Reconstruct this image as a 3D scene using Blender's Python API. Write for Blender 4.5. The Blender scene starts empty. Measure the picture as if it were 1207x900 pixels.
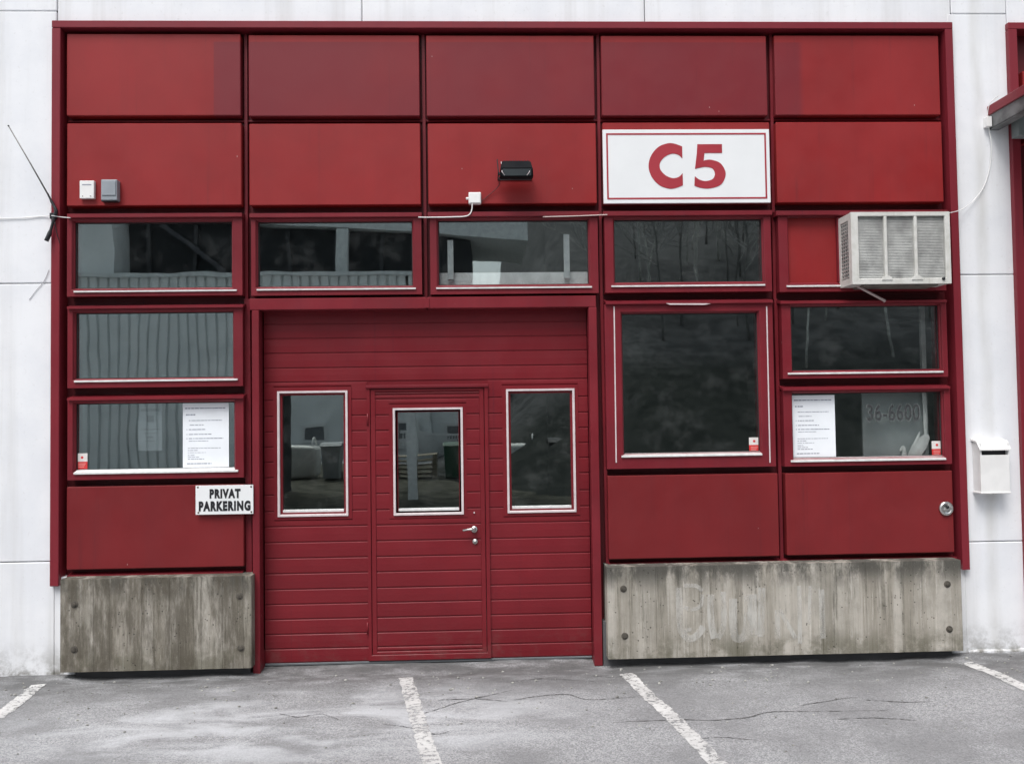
import bpy, bmesh, math, random
from mathutils import Vector, Matrix
random.seed(7)
sc = bpy.context.scene
C = sc.collection

# ------------------------------------------------------------------ camera
F, PCX, PCY = 1000.0, 603.5, 450.0          # focal length and centre in photo pixels (1207 x 900)
ROLL, PITCH, YAW = map(math.radians, (-0.7976, 1.8876, 1.9793))
CAM = Vector((0.0, -6.476, 1.922))
def _rot():
    cr, sr, cp, sp, cy, sy = math.cos(ROLL), math.sin(ROLL), math.cos(PITCH), math.sin(PITCH), math.cos(YAW), math.sin(YAW)
    Rz = Matrix(((cr, -sr, 0), (sr, cr, 0), (0, 0, 1)))
    Rx = Matrix(((1, 0, 0), (0, cp, sp), (0, -sp, cp)))
    Ry = Matrix(((cy, 0, sy), (0, 1, 0), (-sy, 0, cy)))
    return Ry @ Rx @ Rz
M = _rot()
def sw(v): return Vector((v[0], v[2], v[1]))
cam_d = bpy.data.cameras.new('camera'); cam = bpy.data.objects.new('camera', cam_d); C.objects.link(cam)
r_, u_, b_ = sw(M.col[0]), sw(M.col[1]), -sw(M.col[2])
cam.matrix_world = Matrix(((r_.x, u_.x, b_.x, CAM.x), (r_.y, u_.y, b_.y, CAM.y), (r_.z, u_.z, b_.z, CAM.z), (0, 0, 0, 1)))
cam_d.sensor_width = 36.0; cam_d.sensor_fit = 'HORIZONTAL'; cam_d.lens = F / 1207 * 36
cam_d.clip_start = 0.05; cam_d.clip_end = 1000
sc.camera = cam

# ------------------------------------------------------------------ sky, sun, exposure (overcast)
SUN_EL, SUN_AZ = math.radians(60), math.radians(205)   # azimuth from +Y clockwise
w = bpy.data.worlds.new('World'); sc.world = w; w.use_nodes = True
nt = w.node_tree; nt.nodes.clear()
sky = nt.nodes.new('ShaderNodeTexSky'); sky.sky_type = 'NISHITA'; sky.sun_disc = False
sky.sun_elevation = SUN_EL; sky.sun_rotation = SUN_AZ
sky.air_density = 1.0; sky.dust_density = 4.0; sky.ozone_density = 1.0
hsv = nt.nodes.new('ShaderNodeHueSaturation'); hsv.inputs['Saturation'].default_value = 0.42; hsv.inputs['Hue'].default_value = 0.478
bg = nt.nodes.new('ShaderNodeBackground'); bg.inputs['Strength'].default_value = 0.12
wo = nt.nodes.new('ShaderNodeOutputWorld')
nt.links.new(sky.outputs[0], hsv.inputs['Color']); nt.links.new(hsv.outputs[0], bg.inputs['Color']); nt.links.new(bg.outputs[0], wo.inputs['Surface'])
sd = bpy.data.lights.new('sun', 'SUN'); sd.energy = 1.45; sd.angle = math.radians(30); sd.color = (1.0, 0.985, 0.965)
sun = bpy.data.objects.new('sun', sd); C.objects.link(sun)
sdir = Vector((math.sin(SUN_AZ) * math.cos(SUN_EL), math.cos(SUN_AZ) * math.cos(SUN_EL), math.sin(SUN_EL)))
sun.rotation_euler = sdir.to_track_quat('Z', 'Y').to_euler(); sun.location = (0, 0, 20)
sc.view_settings.view_transform = 'Standard'; sc.view_settings.look = 'None'
sc.view_settings.gamma = 1.0; sc.view_settings.use_curve_mapping = False
sc.view_settings.exposure = 0.60

# ------------------------------------------------------------------ pixel -> place
def ray(px, py):
    d = M @ Vector(((px - PCX) / F, -(py - PCY) / F, 1.0))
    return sw(d)
def at(px, py, Y=0.0):                    # the point of the vertical plane y = Y
    d = ray(px, py); return CAM + d * ((Y - CAM.y) / d.y)
def gr(px, py, Z=0.0):                    # the point of the ground
    d = ray(px, py); return CAM + d * ((Z - CAM.z) / d.z)
def rc(x0, y0, x1, y1, Y=0.0):            # upright rectangle x0,x1,z0,z1 from its photo corners
    a, b, c, d = at(x0, y0, Y), at(x1, y0, Y), at(x0, y1, Y), at(x1, y1, Y)
    return ((a.x + c.x) / 2, (b.x + d.x) / 2, (c.z + d.z) / 2, (a.z + b.z) / 2)

# ------------------------------------------------------------------ objects
WORLD = {}
def put(o, parent=None, loc=(0, 0, 0)):
    C.objects.link(o); loc = Vector(loc)
    WORLD[o.name] = loc
    if parent is not None:
        o.parent = parent; o.location = loc - WORLD[parent.name]
    else: o.location = loc
    return o
def tag(o, label=None, cat=None, group=None, kind=None):
    if label: o['label'] = label
    if cat: o['category'] = cat
    if group: o['group'] = group
    if kind: o['kind'] = kind
    return o
def empty(name, loc, label, cat, group=None):
    o = bpy.data.objects.new(name, None); o.empty_display_size = 0.1
    put(o, None, loc); return tag(o, label, cat, group)
def obj(name, bm, mat, parent=None, smooth=False, origin=None):
    bmesh.ops.recalc_face_normals(bm, faces=bm.faces)
    if origin is None:
        lo = Vector([min(v.co[i] for v in bm.verts) for i in range(3)]); hi = Vector([max(v.co[i] for v in bm.verts) for i in range(3)])
        origin = (lo + hi) / 2
        if parent is None: origin.z = lo.z
    origin = Vector(origin)
    for v in bm.verts: v.co -= origin
    me = bpy.data.meshes.new(name); bm.to_mesh(me); bm.free()
    if smooth:
        for p in me.polygons: p.use_smooth = True
    me.materials.append(mat)
    return put(bpy.data.objects.new(name, me), parent, origin)
def abox(bm, x0, x1, y0, y1, z0, z1, bev=0.0, seg=1):
    r = bmesh.ops.create_cube(bm, size=1.0)
    for v in r['verts']:
        v.co = Vector((x0 + (v.co.x + .5) * (x1 - x0), y0 + (v.co.y + .5) * (y1 - y0), z0 + (v.co.z + .5) * (z1 - z0)))
    if bev > 0:
        es = list({e for v in r['verts'] for e in v.link_edges})
        bmesh.ops.bevel(bm, geom=es, offset=bev, segments=seg, profile=0.5, affect='EDGES')
def box(name, x0, x1, y0, y1, z0, z1, mat, parent=None, bev=0.0, seg=1):
    bm = bmesh.new(); abox(bm, min(x0, x1), max(x0, x1), min(y0, y1), max(y0, y1), min(z0, z1), max(z0, z1), bev, seg)
    return obj(name, bm, mat, parent)
def aprism(bm, pts, axis, a, b):          # closed outline extruded along an axis
    def mk(p, t):
        return {'x': (t, p[0], p[1]), 'y': (p[0], t, p[1]), 'z': (p[0], p[1], t)}[axis]
    A = [bm.verts.new(mk(p, a)) for p in pts]; B = [bm.verts.new(mk(p, b)) for p in pts]
    n = len(pts); bm.faces.new(A); bm.faces.new(B[::-1])
    for i in range(n): bm.faces.new((A[i], A[(i + 1) % n], B[(i + 1) % n], B[i]))
def aring(bm, R, r, y0, y1, ch=0.0):      # rectangular ring (mitred frame): R outer, r inner (x0,x1,z0,z1), y0 front; ch chamfers the inner front edge
    def loop(q, y): return [bm.verts.new((x, y, z)) for x, z in ((q[0], q[2]), (q[1], q[2]), (q[1], q[3]), (q[0], q[3]))]
    of, ob, ib = loop(R, y0), loop(R, y1), loop(r, y1)
    if ch > 0:
        c = (r[0] - ch, r[1] + ch, r[2] - ch, r[3] + ch)
        inf, inm = loop(c, y0), loop(r, y0 + ch)
        chain = [of, inf, inm, ib, ob]
    else: chain = [of, loop(r, y0), ib, ob]
    for k in range(len(chain)):
        a, b = chain[k], chain[(k + 1) % len(chain)]
        for i in range(4): bm.faces.new((a[i], a[(i + 1) % 4], b[(i + 1) % 4], b[i]))
def ring(name, R, r, y0, y1, mat, parent, ch=0.0):
    bm = bmesh.new(); aring(bm, R, r, y0, y1, ch); return obj(name, bm, mat, parent)
def atube(bm, pts, rads, n=8, cap=True):
    pts = [Vector(p) for p in pts]; rings = []
    if not hasattr(rads, '__len__'): rads = [rads] * len(pts)
    prev = None
    for i, p in enumerate(pts):
        t = (pts[min(i + 1, len(pts) - 1)] - pts[max(i - 1, 0)]).normalized()
        if prev is None:
            s = t.cross(Vector((0, 0, 1)));  s = s if s.length > .05 else t.cross(Vector((0, 1, 0)))
        else: s = prev - t * prev.dot(t)
        s.normalize(); prev = s; q = t.cross(s)
        rings.append([bm.verts.new(p + (s * math.cos(2 * math.pi * k / n) + q * math.sin(2 * math.pi * k / n)) * rads[i]) for k in range(n)])
    for a, b in zip(rings, rings[1:]):
        for k in range(n): bm.faces.new((a[k], a[(k + 1) % n], b[(k + 1) % n], b[k]))
    if cap: bm.faces.new(rings[0]); bm.faces.new(rings[-1][::-1])
def tube(name, pts, rads, mat, parent=None, n=8):
    bm = bmesh.new(); atube(bm, pts, rads, n); return obj(name, bm, mat, parent, True)
def alathe(bm, prof, c, axis='y', n=20):  # prof: (radius, along) pairs, along -axis direction outward
    c = Vector(c); rings = []
    for r, t in prof:
        L = []
        for k in range(n):
            a = 2 * math.pi * k / n
            if axis == 'y': L.append(bm.verts.new(c + Vector((math.cos(a) * r, t, math.sin(a) * r))))
            elif axis == 'x': L.append(bm.verts.new(c + Vector((t, math.cos(a) * r, math.sin(a) * r))))
            else: L.append(bm.verts.new(c + Vector((math.cos(a) * r, math.sin(a) * r, t))))
        rings.append(L)
    for a, b in zip(rings, rings[1:]):
        for k in range(n): bm.faces.new((a[k], a[(k + 1) % n], b[(k + 1) % n], b[k]))
    bm.faces.new(rings[0]); bm.faces.new(rings[-1][::-1])
def lathe(name, prof, c, mat, parent, axis='y', n=20, smooth=True):
    bm = bmesh.new(); alathe(bm, prof, c, axis, n); return obj(name, bm, mat, parent, smooth)
def smoothpath(pts, k=6):
    P = [Vector(p) for p in pts]; out = []
    for i in range(len(P) - 1):
        p0, p1, p2, p3 = P[max(i - 1, 0)], P[i], P[i + 1], P[min(i + 2, len(P) - 1)]
        for j in range(k):
            t = j / k
            out.append(.5 * ((2 * p1) + (p2 - p0) * t + (2 * p0 - 5 * p1 + 4 * p2 - p3) * t * t + (3 * p1 - p0 - 3 * p2 + p3) * t ** 3))
    return out + [P[-1]]
def text_bm(s, size, width, height, x0, z0, y, extrude=0.001, bold=0.0, spacing=1.0):
    cu = bpy.data.curves.new('t', 'FONT'); cu.body = s; cu.size = size; cu.extrude = extrude; cu.offset = bold; cu.space_character = spacing; cu.resolution_u = 4
    t = bpy.data.objects.new('t', cu); C.objects.link(t)
    me = bpy.data.meshes.new_from_object(t.evaluated_get(bpy.context.evaluated_depsgraph_get()))
    C.objects.unlink(t); bpy.data.objects.remove(t); bpy.data.curves.remove(cu)
    bm = bmesh.new(); bm.from_mesh(me); bpy.data.meshes.remove(me)
    xs = [v.co.x for v in bm.verts]; ys = [v.co.y for v in bm.verts]
    a, b, c, d = min(xs), max(xs), min(ys), max(ys)
    for v in bm.verts:
        v.co = Vector((x0 + (v.co.x - a) / (b - a) * width, y - v.co.z, z0 + (v.co.y - c) / (d - c) * height))
    return bm

# ------------------------------------------------------------------ materials
MAT = {}
class NB:
    def __init__(s, name):
        s.m = bpy.data.materials.new(name); s.m.use_nodes = True; s.t = s.m.node_tree; s.t.nodes.clear()
        s.out = s.n('ShaderNodeOutputMaterial'); MAT[name] = s.m
        s.geo = s.n('ShaderNodeNewGeometry'); s.pos = s.geo.outputs['Position']
    def n(s, t, **k):
        x = s.t.nodes.new(t)
        for a, b in k.items(): setattr(x, a, b)
        return x
    def set(s, sock, v):
        if hasattr(v, 'is_output') or isinstance(v, bpy.types.NodeSocket): s.t.links.new(v, sock)
        elif isinstance(v, (tuple, list)) and len(v) == 3 and sock.type == 'RGBA': sock.default_value = (*v, 1)
        else: sock.default_value = v
    def math(s, op, a, b=0.0, c=0.0, clamp=False):
        x = s.n('ShaderNodeMath', operation=op, use_clamp=clamp)
        for i, v in enumerate((a, b, c)): s.set(x.inputs[i], v)
        return x.outputs[0]
    def mapv(s, scale, loc=(0, 0, 0)):
        x = s.n('ShaderNodeMapping'); s.set(x.inputs['Vector'], s.pos); x.inputs['Scale'].default_value = scale; x.inputs['Location'].default_value = loc
        return x.outputs[0]
    def noise(s, scale, detail=4, rough=.55, vec=None, dist=0.0):
        x = s.n('ShaderNodeTexNoise'); s.set(x.inputs['Vector'], vec if vec is not None else s.pos)
        x.inputs['Scale'].default_value = scale; x.inputs['Detail'].default_value = detail; x.inputs['Roughness'].default_value = rough; x.inputs['Distortion'].default_value = dist
        return x.outputs[0]
    def ramp(s, v, a, b, lo=0.0, hi=1.0):
        x = s.n('ShaderNodeMapRange', interpolation_type='SMOOTHSTEP'); s.set(x.inputs[0], v)
        for i, q in enumerate((a, b, lo, hi)): s.set(x.inputs[i + 1], q)
        return x.outputs[0]
    def mix(s, f, a, b, mode='MIX'):
        x = s.n('ShaderNodeMix', data_type='RGBA', blend_type=mode); s.set(x.inputs[0], f); s.set(x.inputs[6], a); s.set(x.inputs[7], b)
        return x.outputs[2]
    def xyz(s):
        x = s.n('ShaderNodeSeparateXYZ'); s.set(x.inputs[0], s.pos); return x.outputs
    def rnd(s): return s.n('ShaderNodeObjectInfo').outputs['Random']
    def bump(s, h, strength, dist=.01):
        x = s.n('ShaderNodeBump'); s.set(x.inputs['Height'], h); x.inputs['Strength'].default_value = strength; x.inputs['Distance'].default_value = dist
        return x.outputs[0]
    def bsdf(s, col, rough=.5, metal=0.0, spec=.5, normal=None, alpha=None, **k):
        p = s.n('ShaderNodeBsdfPrincipled'); s.set(p.inputs['Base Color'], col); s.set(p.inputs['Roughness'], rough); s.set(p.inputs['Metallic'], metal)
        s.set(p.inputs['Specular IOR Level'], spec)
        if normal is not None: s.set(p.inputs['Normal'], normal)
        if alpha is not None: s.set(p.inputs['Alpha'], alpha)
        s.t.links.new(p.outputs[0], s.out.inputs[0]); return s.m
def simple(name, col, rough=.5, metal=0.0, var=.12, scale=12, spec=.5, bump=0.0):
    b = NB(name); n = b.noise(scale, 5)
    c = b.mix(b.ramp(n, .3, .7), tuple(x * (1 - var) for x in col), tuple(min(1, x * (1 + var)) for x in col))
    return b.bsdf(c, b.ramp(n, .2, .8, rough * .85, min(1, rough * 1.15)), metal, spec, b.bump(b.noise(scale * 8, 3), bump, .004) if bump else None)

def red_mat(name, base, var=.10, rough=.42, oldsign=False, specks=True, streak=.12):
    b = NB(name)
    big = b.noise(1.3, 5, .6); st = b.noise(1.0, 4, .55, b.mapv((9, 9, .7))); fine = b.noise(60, 4)
    c = b.mix(b.ramp(big, .3, .7), tuple(x * (1 - var) for x in base), tuple(x * (1 + var) for x in base))
    c = b.mix(b.ramp(st, .45, .75, 0, streak), c, (base[0] * .62, base[1] * 1.1, base[2] * 1.3))
    c = b.mix(b.math('MULTIPLY', b.rnd(), .16), c, (base[0] * .72, base[1] * .75, base[2] * .9))
    if oldsign:   # paint less faded where an older sign used to cover the panels
        xa, xb, zt = at(252, 90, .03).x, at(944, 90, .03).x, at(600, 50, .03).z
        zb = at(600, 139, .03).z
        X = b.xyz(); e = .006
        m = b.math('MULTIPLY', b.ramp(X[0], xa - e, xa + e), b.ramp(X[0], xb + .03, xb - .03))
        m = b.math('MULTIPLY', m, b.math('MULTIPLY', b.ramp(X[2], zt + e, zt - e), b.ramp(X[2], zb - e, zb + e)))
        m = b.math('MULTIPLY', m, b.ramp(b.noise(.9, 3), .25, .6, .62, .95))
        c = b.mix(m, c, (base[0] * .66, base[1] * .95, base[2] * 1.25))
    run = b.noise(1.0, 7, .7, b.mapv((28, 28, .45), (4, 0, 2)))
    c = b.mix(b.math('MULTIPLY', b.ramp(run, .54, .74), b.ramp(b.noise(1.7, 3), .4, .65, .08, .62)), c, (base[0] * .5, base[1] * 1.0, base[2] * 1.1))
    sc_ = b.noise(1.0, 8, .8, b.mapv((14, 14, 26), (0, 3, 1)))
    c = b.mix(b.ramp(sc_, .70, .80, 0, .35 if specks else .16), c, (base[0] * 1.3, base[1] * 4, base[2] * 4))
    if specks:
        v = b.n('ShaderNodeTexVoronoi'); b.set(v.inputs['Vector'], b.mapv((1, 1, .55))); v.inputs['Scale'].default_value = 9; v.inputs['Randomness'].default_value = 1
        sp = b.math('MULTIPLY', b.ramp(v.outputs['Distance'], .035, .015), b.ramp(b.noise(2.2, 2), .53, .57))
        c = b.mix(b.math('MULTIPLY', sp, .75), c, (.62, .50, .48))
    spl = b.math('MULTIPLY', b.ramp(b.xyz()[2], .34, .03), b.ramp(b.noise(9, 8, .75), .45, .68, 0, .22)); c = b.mix(spl, c, (.16, .12, .105))      # road splash
    return b.bsdf(c, b.ramp(b.noise(5, 5), .3, .7, rough * .85, rough * 1.25), 0, .28, b.bump(b.math('ADD', b.noise(3, 3), b.math('MULTIPLY', fine, .03)), .25, .006))
RED_PANEL = red_mat('faded_red_panel_paint', (.265, .021, .022), oldsign=True)
RED_LOW_SHADE = red_mat('shaded_lower_red_panel', (.186, .0175, .020))  # lower panels: weaker light low on the front put into the red
RED_FRAME = red_mat('red_frame_paint', (.182, .017, .025), var=.16, rough=.38, streak=.2)
RED_TRIM = red_mat('red_sheet_metal', (.205, .021, .031), var=.08, rough=.36, specks=False)
RED_DOOR = red_mat('crimson_door_paint', (.180, .0135, .0200), var=.10, rough=.40, specks=False, streak=.08)
RED_GAP_SHADE = red_mat('gap_shaded_red_backing', (.095, .010, .014), var=.14, rough=.5, specks=False)  # same red as the front, darkened to put the gaps' shade into the colour

def white_wall():
    b = NB('white_painted_concrete')
    st = b.noise(1.0, 5, .6, b.mapv((5, 5, .25))); big = b.noise(1.6, 6, .62); fine = b.noise(35, 5, .65)
    c = b.mix(b.ramp(big, .35, .7), (.835, .85, .875), (.755, .775, .81))
    c = b.mix(b.ramp(st, .46, .74, 0, .46), c, (.58, .58, .575))
    X = b.xyz(); xs = at(1163, 450, .03).x
    s2 = b.math('MULTIPLY', b.ramp(b.math('ABSOLUTE', b.math('SUBTRACT', X[0], b.math('MULTIPLY_ADD', b.noise(2.5, 3), .05, xs - .025))), .075, .0), b.ramp(b.noise(2.0, 4, .6, b.mapv((2, 2, .5))), .25, .7, .1, .55))
    c = b.mix(s2, c, (.47, .46, .42))
    dirt = b.math('MULTIPLY', b.math('ADD', b.ramp(X[2], .30, .0, 0, .8), b.ramp(X[2], .05, .0, 0, .5)), b.ramp(b.noise(7, 6, .7), .38, .64))
    c = b.mix(b.math('MULTIPLY', dirt, .8, clamp=True), c, (.24, .235, .215))
    c = b.mix(b.ramp(fine, .58, .72, 0, .35), c, (.6, .6, .59))
    return b.bsdf(c, .75, 0, .3, b.bump(b.math('ADD', b.noise(4, 4), b.math('MULTIPLY', fine, .25)), .35, .006))
WHITE_WALL = white_wall()
JOINT = simple('dark_joint_filler', (.10, .10, .105), .9)

def slab_mat():
    b = NB('stained_board_marked_concrete'); X = b.xyz()
    grain = b.noise(130, 4, .75); fine = b.noise(38, 8, .75); st = b.noise(1.0, 10, .70, b.mapv((9, 9, .40)))
    st2 = b.noise(1.0, 10, .80, b.mapv((42, 42, 1.3), (3, 0, 1))); st3 = b.noise(1.0, 8, .75, b.mapv((26, 26, .9), (9, 4, 2))); big = b.noise(2.2, 8, .68, b.mapv((1.3, 1.3, 1.0), (.4, 0, 5)))
    left = b.ramp(X[0], -1.0, 0.4, 1.0, .0)
    c = b.mix(b.ramp(st, .36, .64), (.30, .276, .232), (.505, .476, .425))
    c = b.mix(b.ramp(big, .42, .62, 0, .45), c, (.21, .20, .17))
    c = b.mix(b.math('MULTIPLY', b.ramp(st3, .54, .60), b.ramp(big, .36, .56, .10, .70)), c, (.125, .118, .095))      # dark runs
    c = b.mix(b.ramp(st2, .575, .62, 0, .60), c, (.66, .63, .575))                                                      # pale lime runs
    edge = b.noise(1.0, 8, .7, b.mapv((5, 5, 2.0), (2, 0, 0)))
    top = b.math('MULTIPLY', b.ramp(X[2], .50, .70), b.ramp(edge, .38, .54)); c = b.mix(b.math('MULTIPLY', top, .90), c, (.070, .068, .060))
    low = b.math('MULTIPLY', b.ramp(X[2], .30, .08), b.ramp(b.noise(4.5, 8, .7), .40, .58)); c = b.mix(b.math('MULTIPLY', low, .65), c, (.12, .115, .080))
    c = b.mix(b.math('MULTIPLY', left, b.ramp(b.noise(1.0, 10, .72, b.mapv((7, 7, 1.5), (1, 2, 0))), .38, .58, .08, .80)), c, (.085, .074, .056))   # the left slab is dirtier
    c = b.mix(b.ramp(grain, .60, .72, 0, .40), c, (.56, .54, .48)); c = b.mix(b.ramp(grain, .40, .30, 0, .45), c, (.12, .115, .095))
    po = b.n('ShaderNodeTexVoronoi'); b.set(po.inputs['Vector'], b.pos); po.inputs['Scale'].default_value = 30
    ln = b.math('MULTIPLY', b.ramp(po.outputs['Distance'], .20, .10), b.ramp(b.noise(7, 3), .50, .58))
    c = b.mix(b.math('MULTIPLY', ln, .85), c, (.05, .048, .04))
    h = b.math('SUBTRACT', b.math('ADD', b.math('MULTIPLY', fine, .6), b.math('MULTIPLY', grain, .5)), ln)
    return b.bsdf(c, .9, 0, .2, b.bump(h, .5, .005))
SLAB = slab_mat()

def asphalt_mat():
    b = NB('worn_grey_asphalt')
    grain = b.noise(120, 4, .75); mid = b.noise(22, 5, .7); big = b.noise(1.1, 5, .6); X = b.xyz()
    c = b.mix(b.ramp(grain, .36, .64), (.185, .190, .199), (.44, .450, .465))
    v = b.n('ShaderNodeTexVoronoi'); b.set(v.inputs['Vector'], b.pos); v.inputs['Scale'].default_value = 130
    st = b.n('ShaderNodeSeparateColor'); b.set(st.inputs[0], v.outputs['Color']); c = b.mix(.42, c, b.mix(b.ramp(st.outputs[0], .05, .95), (.12, .122, .127), (.50, .503, .507)))
    c = b.mix(b.math('MULTIPLY', b.ramp(v.outputs['Distance'], .30, .12), b.ramp(b.noise(40, 2), .45, .6)), c, (.50, .50, .49))
    c = b.mix(b.ramp(mid, .5, .72, 0, .55), c, (.18, .182, .187))
    c = b.mix(b.ramp(big, .40, .62, 0, .62), c, (.185, .187, .192))
    # dried salt below the door
    sx, sy = -1.15, -1.05
    ex = b.math('DIVIDE', b.math('SUBTRACT', X[0], sx), 1.9); ey = b.math('DIVIDE', b.math('SUBTRACT', X[1], sy), .75)
    el = b.math('ADD', b.math('MULTIPLY', ex, ex), b.math('MULTIPLY', ey, ey))
    sw_ = b.noise(1.0, 6, .62, b.mapv((1.1, 3.0, 1), (2.3, .4, 0)), .9)
    salt = b.math('MULTIPLY', b.ramp(el, 1.25, .15), b.ramp(sw_, .40, .64))
    c = b.mix(b.math('MULTIPLY', salt, .60), c, (.60, .62, .645))
    # damp dirt along the foot of the wall
    foot = b.math('MULTIPLY', b.ramp(X[1], -.95, -.03), b.ramp(b.noise(2.6, 6, .65, b.mapv((1, 2.2, 1))), .30, .60))
    c = b.mix(b.math('MULTIPLY', foot, .80), c, (.085, .085, .084))
    return b.bsdf(c, b.ramp(mid, .3, .7, .72, .9), 0, .3, b.bump(b.math('ADD', grain, b.math('MULTIPLY', mid, .8)), .45, .006))
ASPHALT = asphalt_mat()
def paint_mat():
    b = NB('worn_white_road_paint')
    n = b.noise(28, 6, .72); n2 = b.noise(3.5, 4, .6); tr = b.noise(1, 4, .6, b.mapv((14, 60, 1)))
    c = b.mix(b.ramp(n2, .3, .7), (.52, .52, .515), (.68, .68, .67))
    c = b.mix(b.ramp(tr, .52, .68, 0, .55), c, (.33, .33, .325))
    a = b.math('MULTIPLY', b.ramp(b.math('ADD', n, b.math('MULTIPLY', n2, .35)), .53, .67), .90)
    return b.bsdf(c, .8, 0, .3, b.bump(n, .3, .004), a)
PAINT = paint_mat()
CRACK = simple('crack_shadow', (.085, .085, .085), .95)

def glass_mat(name, ior, wav, tint=(.95, .965, .965)):
    b = NB(name)
    lw = b.n('ShaderNodeLayerWeight'); lw.inputs['Blend'].default_value = .5
    fac = b.math('MULTIPLY_ADD', b.math('POWER', lw.outputs['Facing'], 5.0), 1 - ior, ior)      # Schlick
    h = b.noise(1.0, 1.5, .4, b.mapv((1.6, 1, 2.2))); nm = b.bump(h, 1.0, wav)
    gl = b.n('ShaderNodeBsdfGlossy'); gl.inputs['Roughness'].default_value = .012; b.set(gl.inputs['Color'], (.90, 1.0, .975)); b.set(gl.inputs['Normal'], nm)
    tr = b.n('ShaderNodeBsdfTransparent'); b.set(tr.inputs['Color'], tint)
    df = b.n('ShaderNodeBsdfDiffuse'); b.set(df.inputs['Color'], (.5, .52, .52))
    m1 = b.n('ShaderNodeMixShader'); b.set(m1.inputs[0], fac); b.t.links.new(tr.outputs[0], m1.inputs[1]); b.t.links.new(gl.outputs[0], m1.inputs[2])
    m2 = b.n('ShaderNodeMixShader'); b.set(m2.inputs[0], b.ramp(b.noise(6, 6, .7), .45, .8, 0, .035)); b.t.links.new(m1.outputs[0], m2.inputs[1]); b.t.links.new(df.outputs[0], m2.inputs[2])
    b.t.links.new(m2.outputs[0], b.out.inputs[0]); return b.m
GLASS = glass_mat('window_glass', .225, .0012)
SILL = simple('bare_aluminium_sill', (.68, .68, .675), .42, .0, .1, 20)
ALU = simple('pinkish_white_aluminium_frame', (.66, .58, .59), .4, 0, .08, 15)
RUBBER = simple('black_rubber', (.02, .02, .021), .75)
SEAL = simple('grey_rubber_seal', (.13, .14, .15), .7)
STEEL = simple('brushed_steel', (.62, .62, .60), .28, 1.0, .08, 30)
BOLT = simple('weathered_bolt', (.10, .09, .075), .7, .3, .3, 40)
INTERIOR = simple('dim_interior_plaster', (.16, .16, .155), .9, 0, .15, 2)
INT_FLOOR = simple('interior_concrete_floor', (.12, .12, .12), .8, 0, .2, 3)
WHITE_PL = simple('white_plastic', (.80, .80, .79), .45, 0, .04, 10)
GREY_PL = simple('grey_plastic', (.27, .30, .33), .45, 0, .06, 10)
BLACK = simple('black_enamel', (.018, .019, .022), .38, 0, .2, 20)
SIGN_W = simple('white_sign_face', (.80, .82, .83), .35, 0, .02, 3)
SIGN_R = simple('red_sign_vinyl', (.36, .028, .042), .4, 0, .05, 4)
SIGN_K = simple('black_sign_letters', (.014, .014, .018), .45)
PAPER = simple('white_paper', (.86, .90, .94), .8, 0, .03, 6)
INK = simple('grey_print_ink', (.26, .28, .34), .8)
STICK_R = simple('red_sticker', (.62, .035, .035), .5, 0, .06, 40)
STICK_W = simple('white_sticker', (.74, .72, .70), .5, 0, .05, 40)

# ------------------------------------------------------------------ the setting: ground
bm = bmesh.new()
xs = [-150, -60, -25, -12, -7] + [-5 + .1 * i for i in range(101)] + [7, 12, 25, 60, 150]
ys = [-180, -90, -45, -25, -15, -9, -6, -4] + [-3 + .08 * i for i in range(38)] + [.3, 1, 20, 120]
from mathutils import noise as mn
def gz(x, y):
    if abs(x) > 5.2 or y < -3.2 or y > .25: return 0.0
    t = max(0, min(1, (y + .30) / .26)); k = max(0, min(1, (x + 3.12) / .12)) * max(0, min(1, (3.62 - x) / .12)); dip = -.026 * t * t * (3 - 2 * t) * k * (1 + .5 * mn.noise((x * 3.1, 0, 7)))
    return dip + .012 * mn.noise((x * 1.7, y * 2.3, 0)) + .006 * mn.noise((x * 5, y * 7, 3)) - (.012 if y > -.25 else 0) * max(0, mn.noise((x * 2, 9, 1)))
G = [[bm.verts.new((x, y, gz(x, y))) for x in xs] for y in ys]
for j in range(len(ys) - 1):
    for i in range(len(xs) - 1): bm.faces.new((G[j][i], G[j][i + 1], G[j + 1][i + 1], G[j + 1][i]))
ground = obj('asphalt_ground', bm, ASPHALT, None, True, origin=(0, 0, 0)); tag(ground, 'weathered grey asphalt yard with cracks and worn bay lines', 'asphalt', kind='structure')
def gpt(px, py, dz=.004):
    p = gr(px, py); return Vector((p.x, p.y, gz(p.x, p.y) + dz))
def strip(name, pts, widths, mat, parent, dz=.004, k=8, jag=.0, seed=0):
    rnd = random.Random(seed); P = smoothpath([(*p, 0) for p in pts], k); bm = bmesh.new(); prev = None
    for i, p in enumerate(P):
        t = (P[min(i + 1, len(P) - 1)] - P[max(i - 1, 0)]).normalized(); s = Vector((-t.y, t.x, 0))
        f = i / (len(P) - 1) * (len(widths) - 1); a = int(min(f, len(widths) - 2)); wd = widths[a] + (widths[a + 1] - widths[a]) * (f - a)
        L = []
        for q in (-.5, 0, .5):
            z = p + s * wd * q + s * rnd.uniform(-jag, jag) * (q != 0); L.append(bm.verts.new((z.x, z.y, gz(z.x, z.y) + dz)))
        if prev:
            bm.faces.new((prev[0], prev[1], L[1], L[0])); bm.faces.new((prev[1], prev[2], L[2], L[1]))
        prev = L
    return obj(name, bm, mat, parent)
def ln(pix, w0, seed):
    P = [gr(*p) for p in pix]; P = [(p.x, p.y) for p in P]
    d = Vector(P[-1]) - Vector(P[-2]); P.append(tuple(Vector(P[-1]) + d.normalized() * 2.2))    # runs on towards the yard
    return strip('parking_line', P, [w0, w0, w0], PAINT, ground, .004, 24, .006, seed)
ln([(46, 806), (22, 826), (-20, 860)], .10, 1)
ln([(478, 797), (487, 830), (498, 865), (510, 900)], .10, 2)
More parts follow.
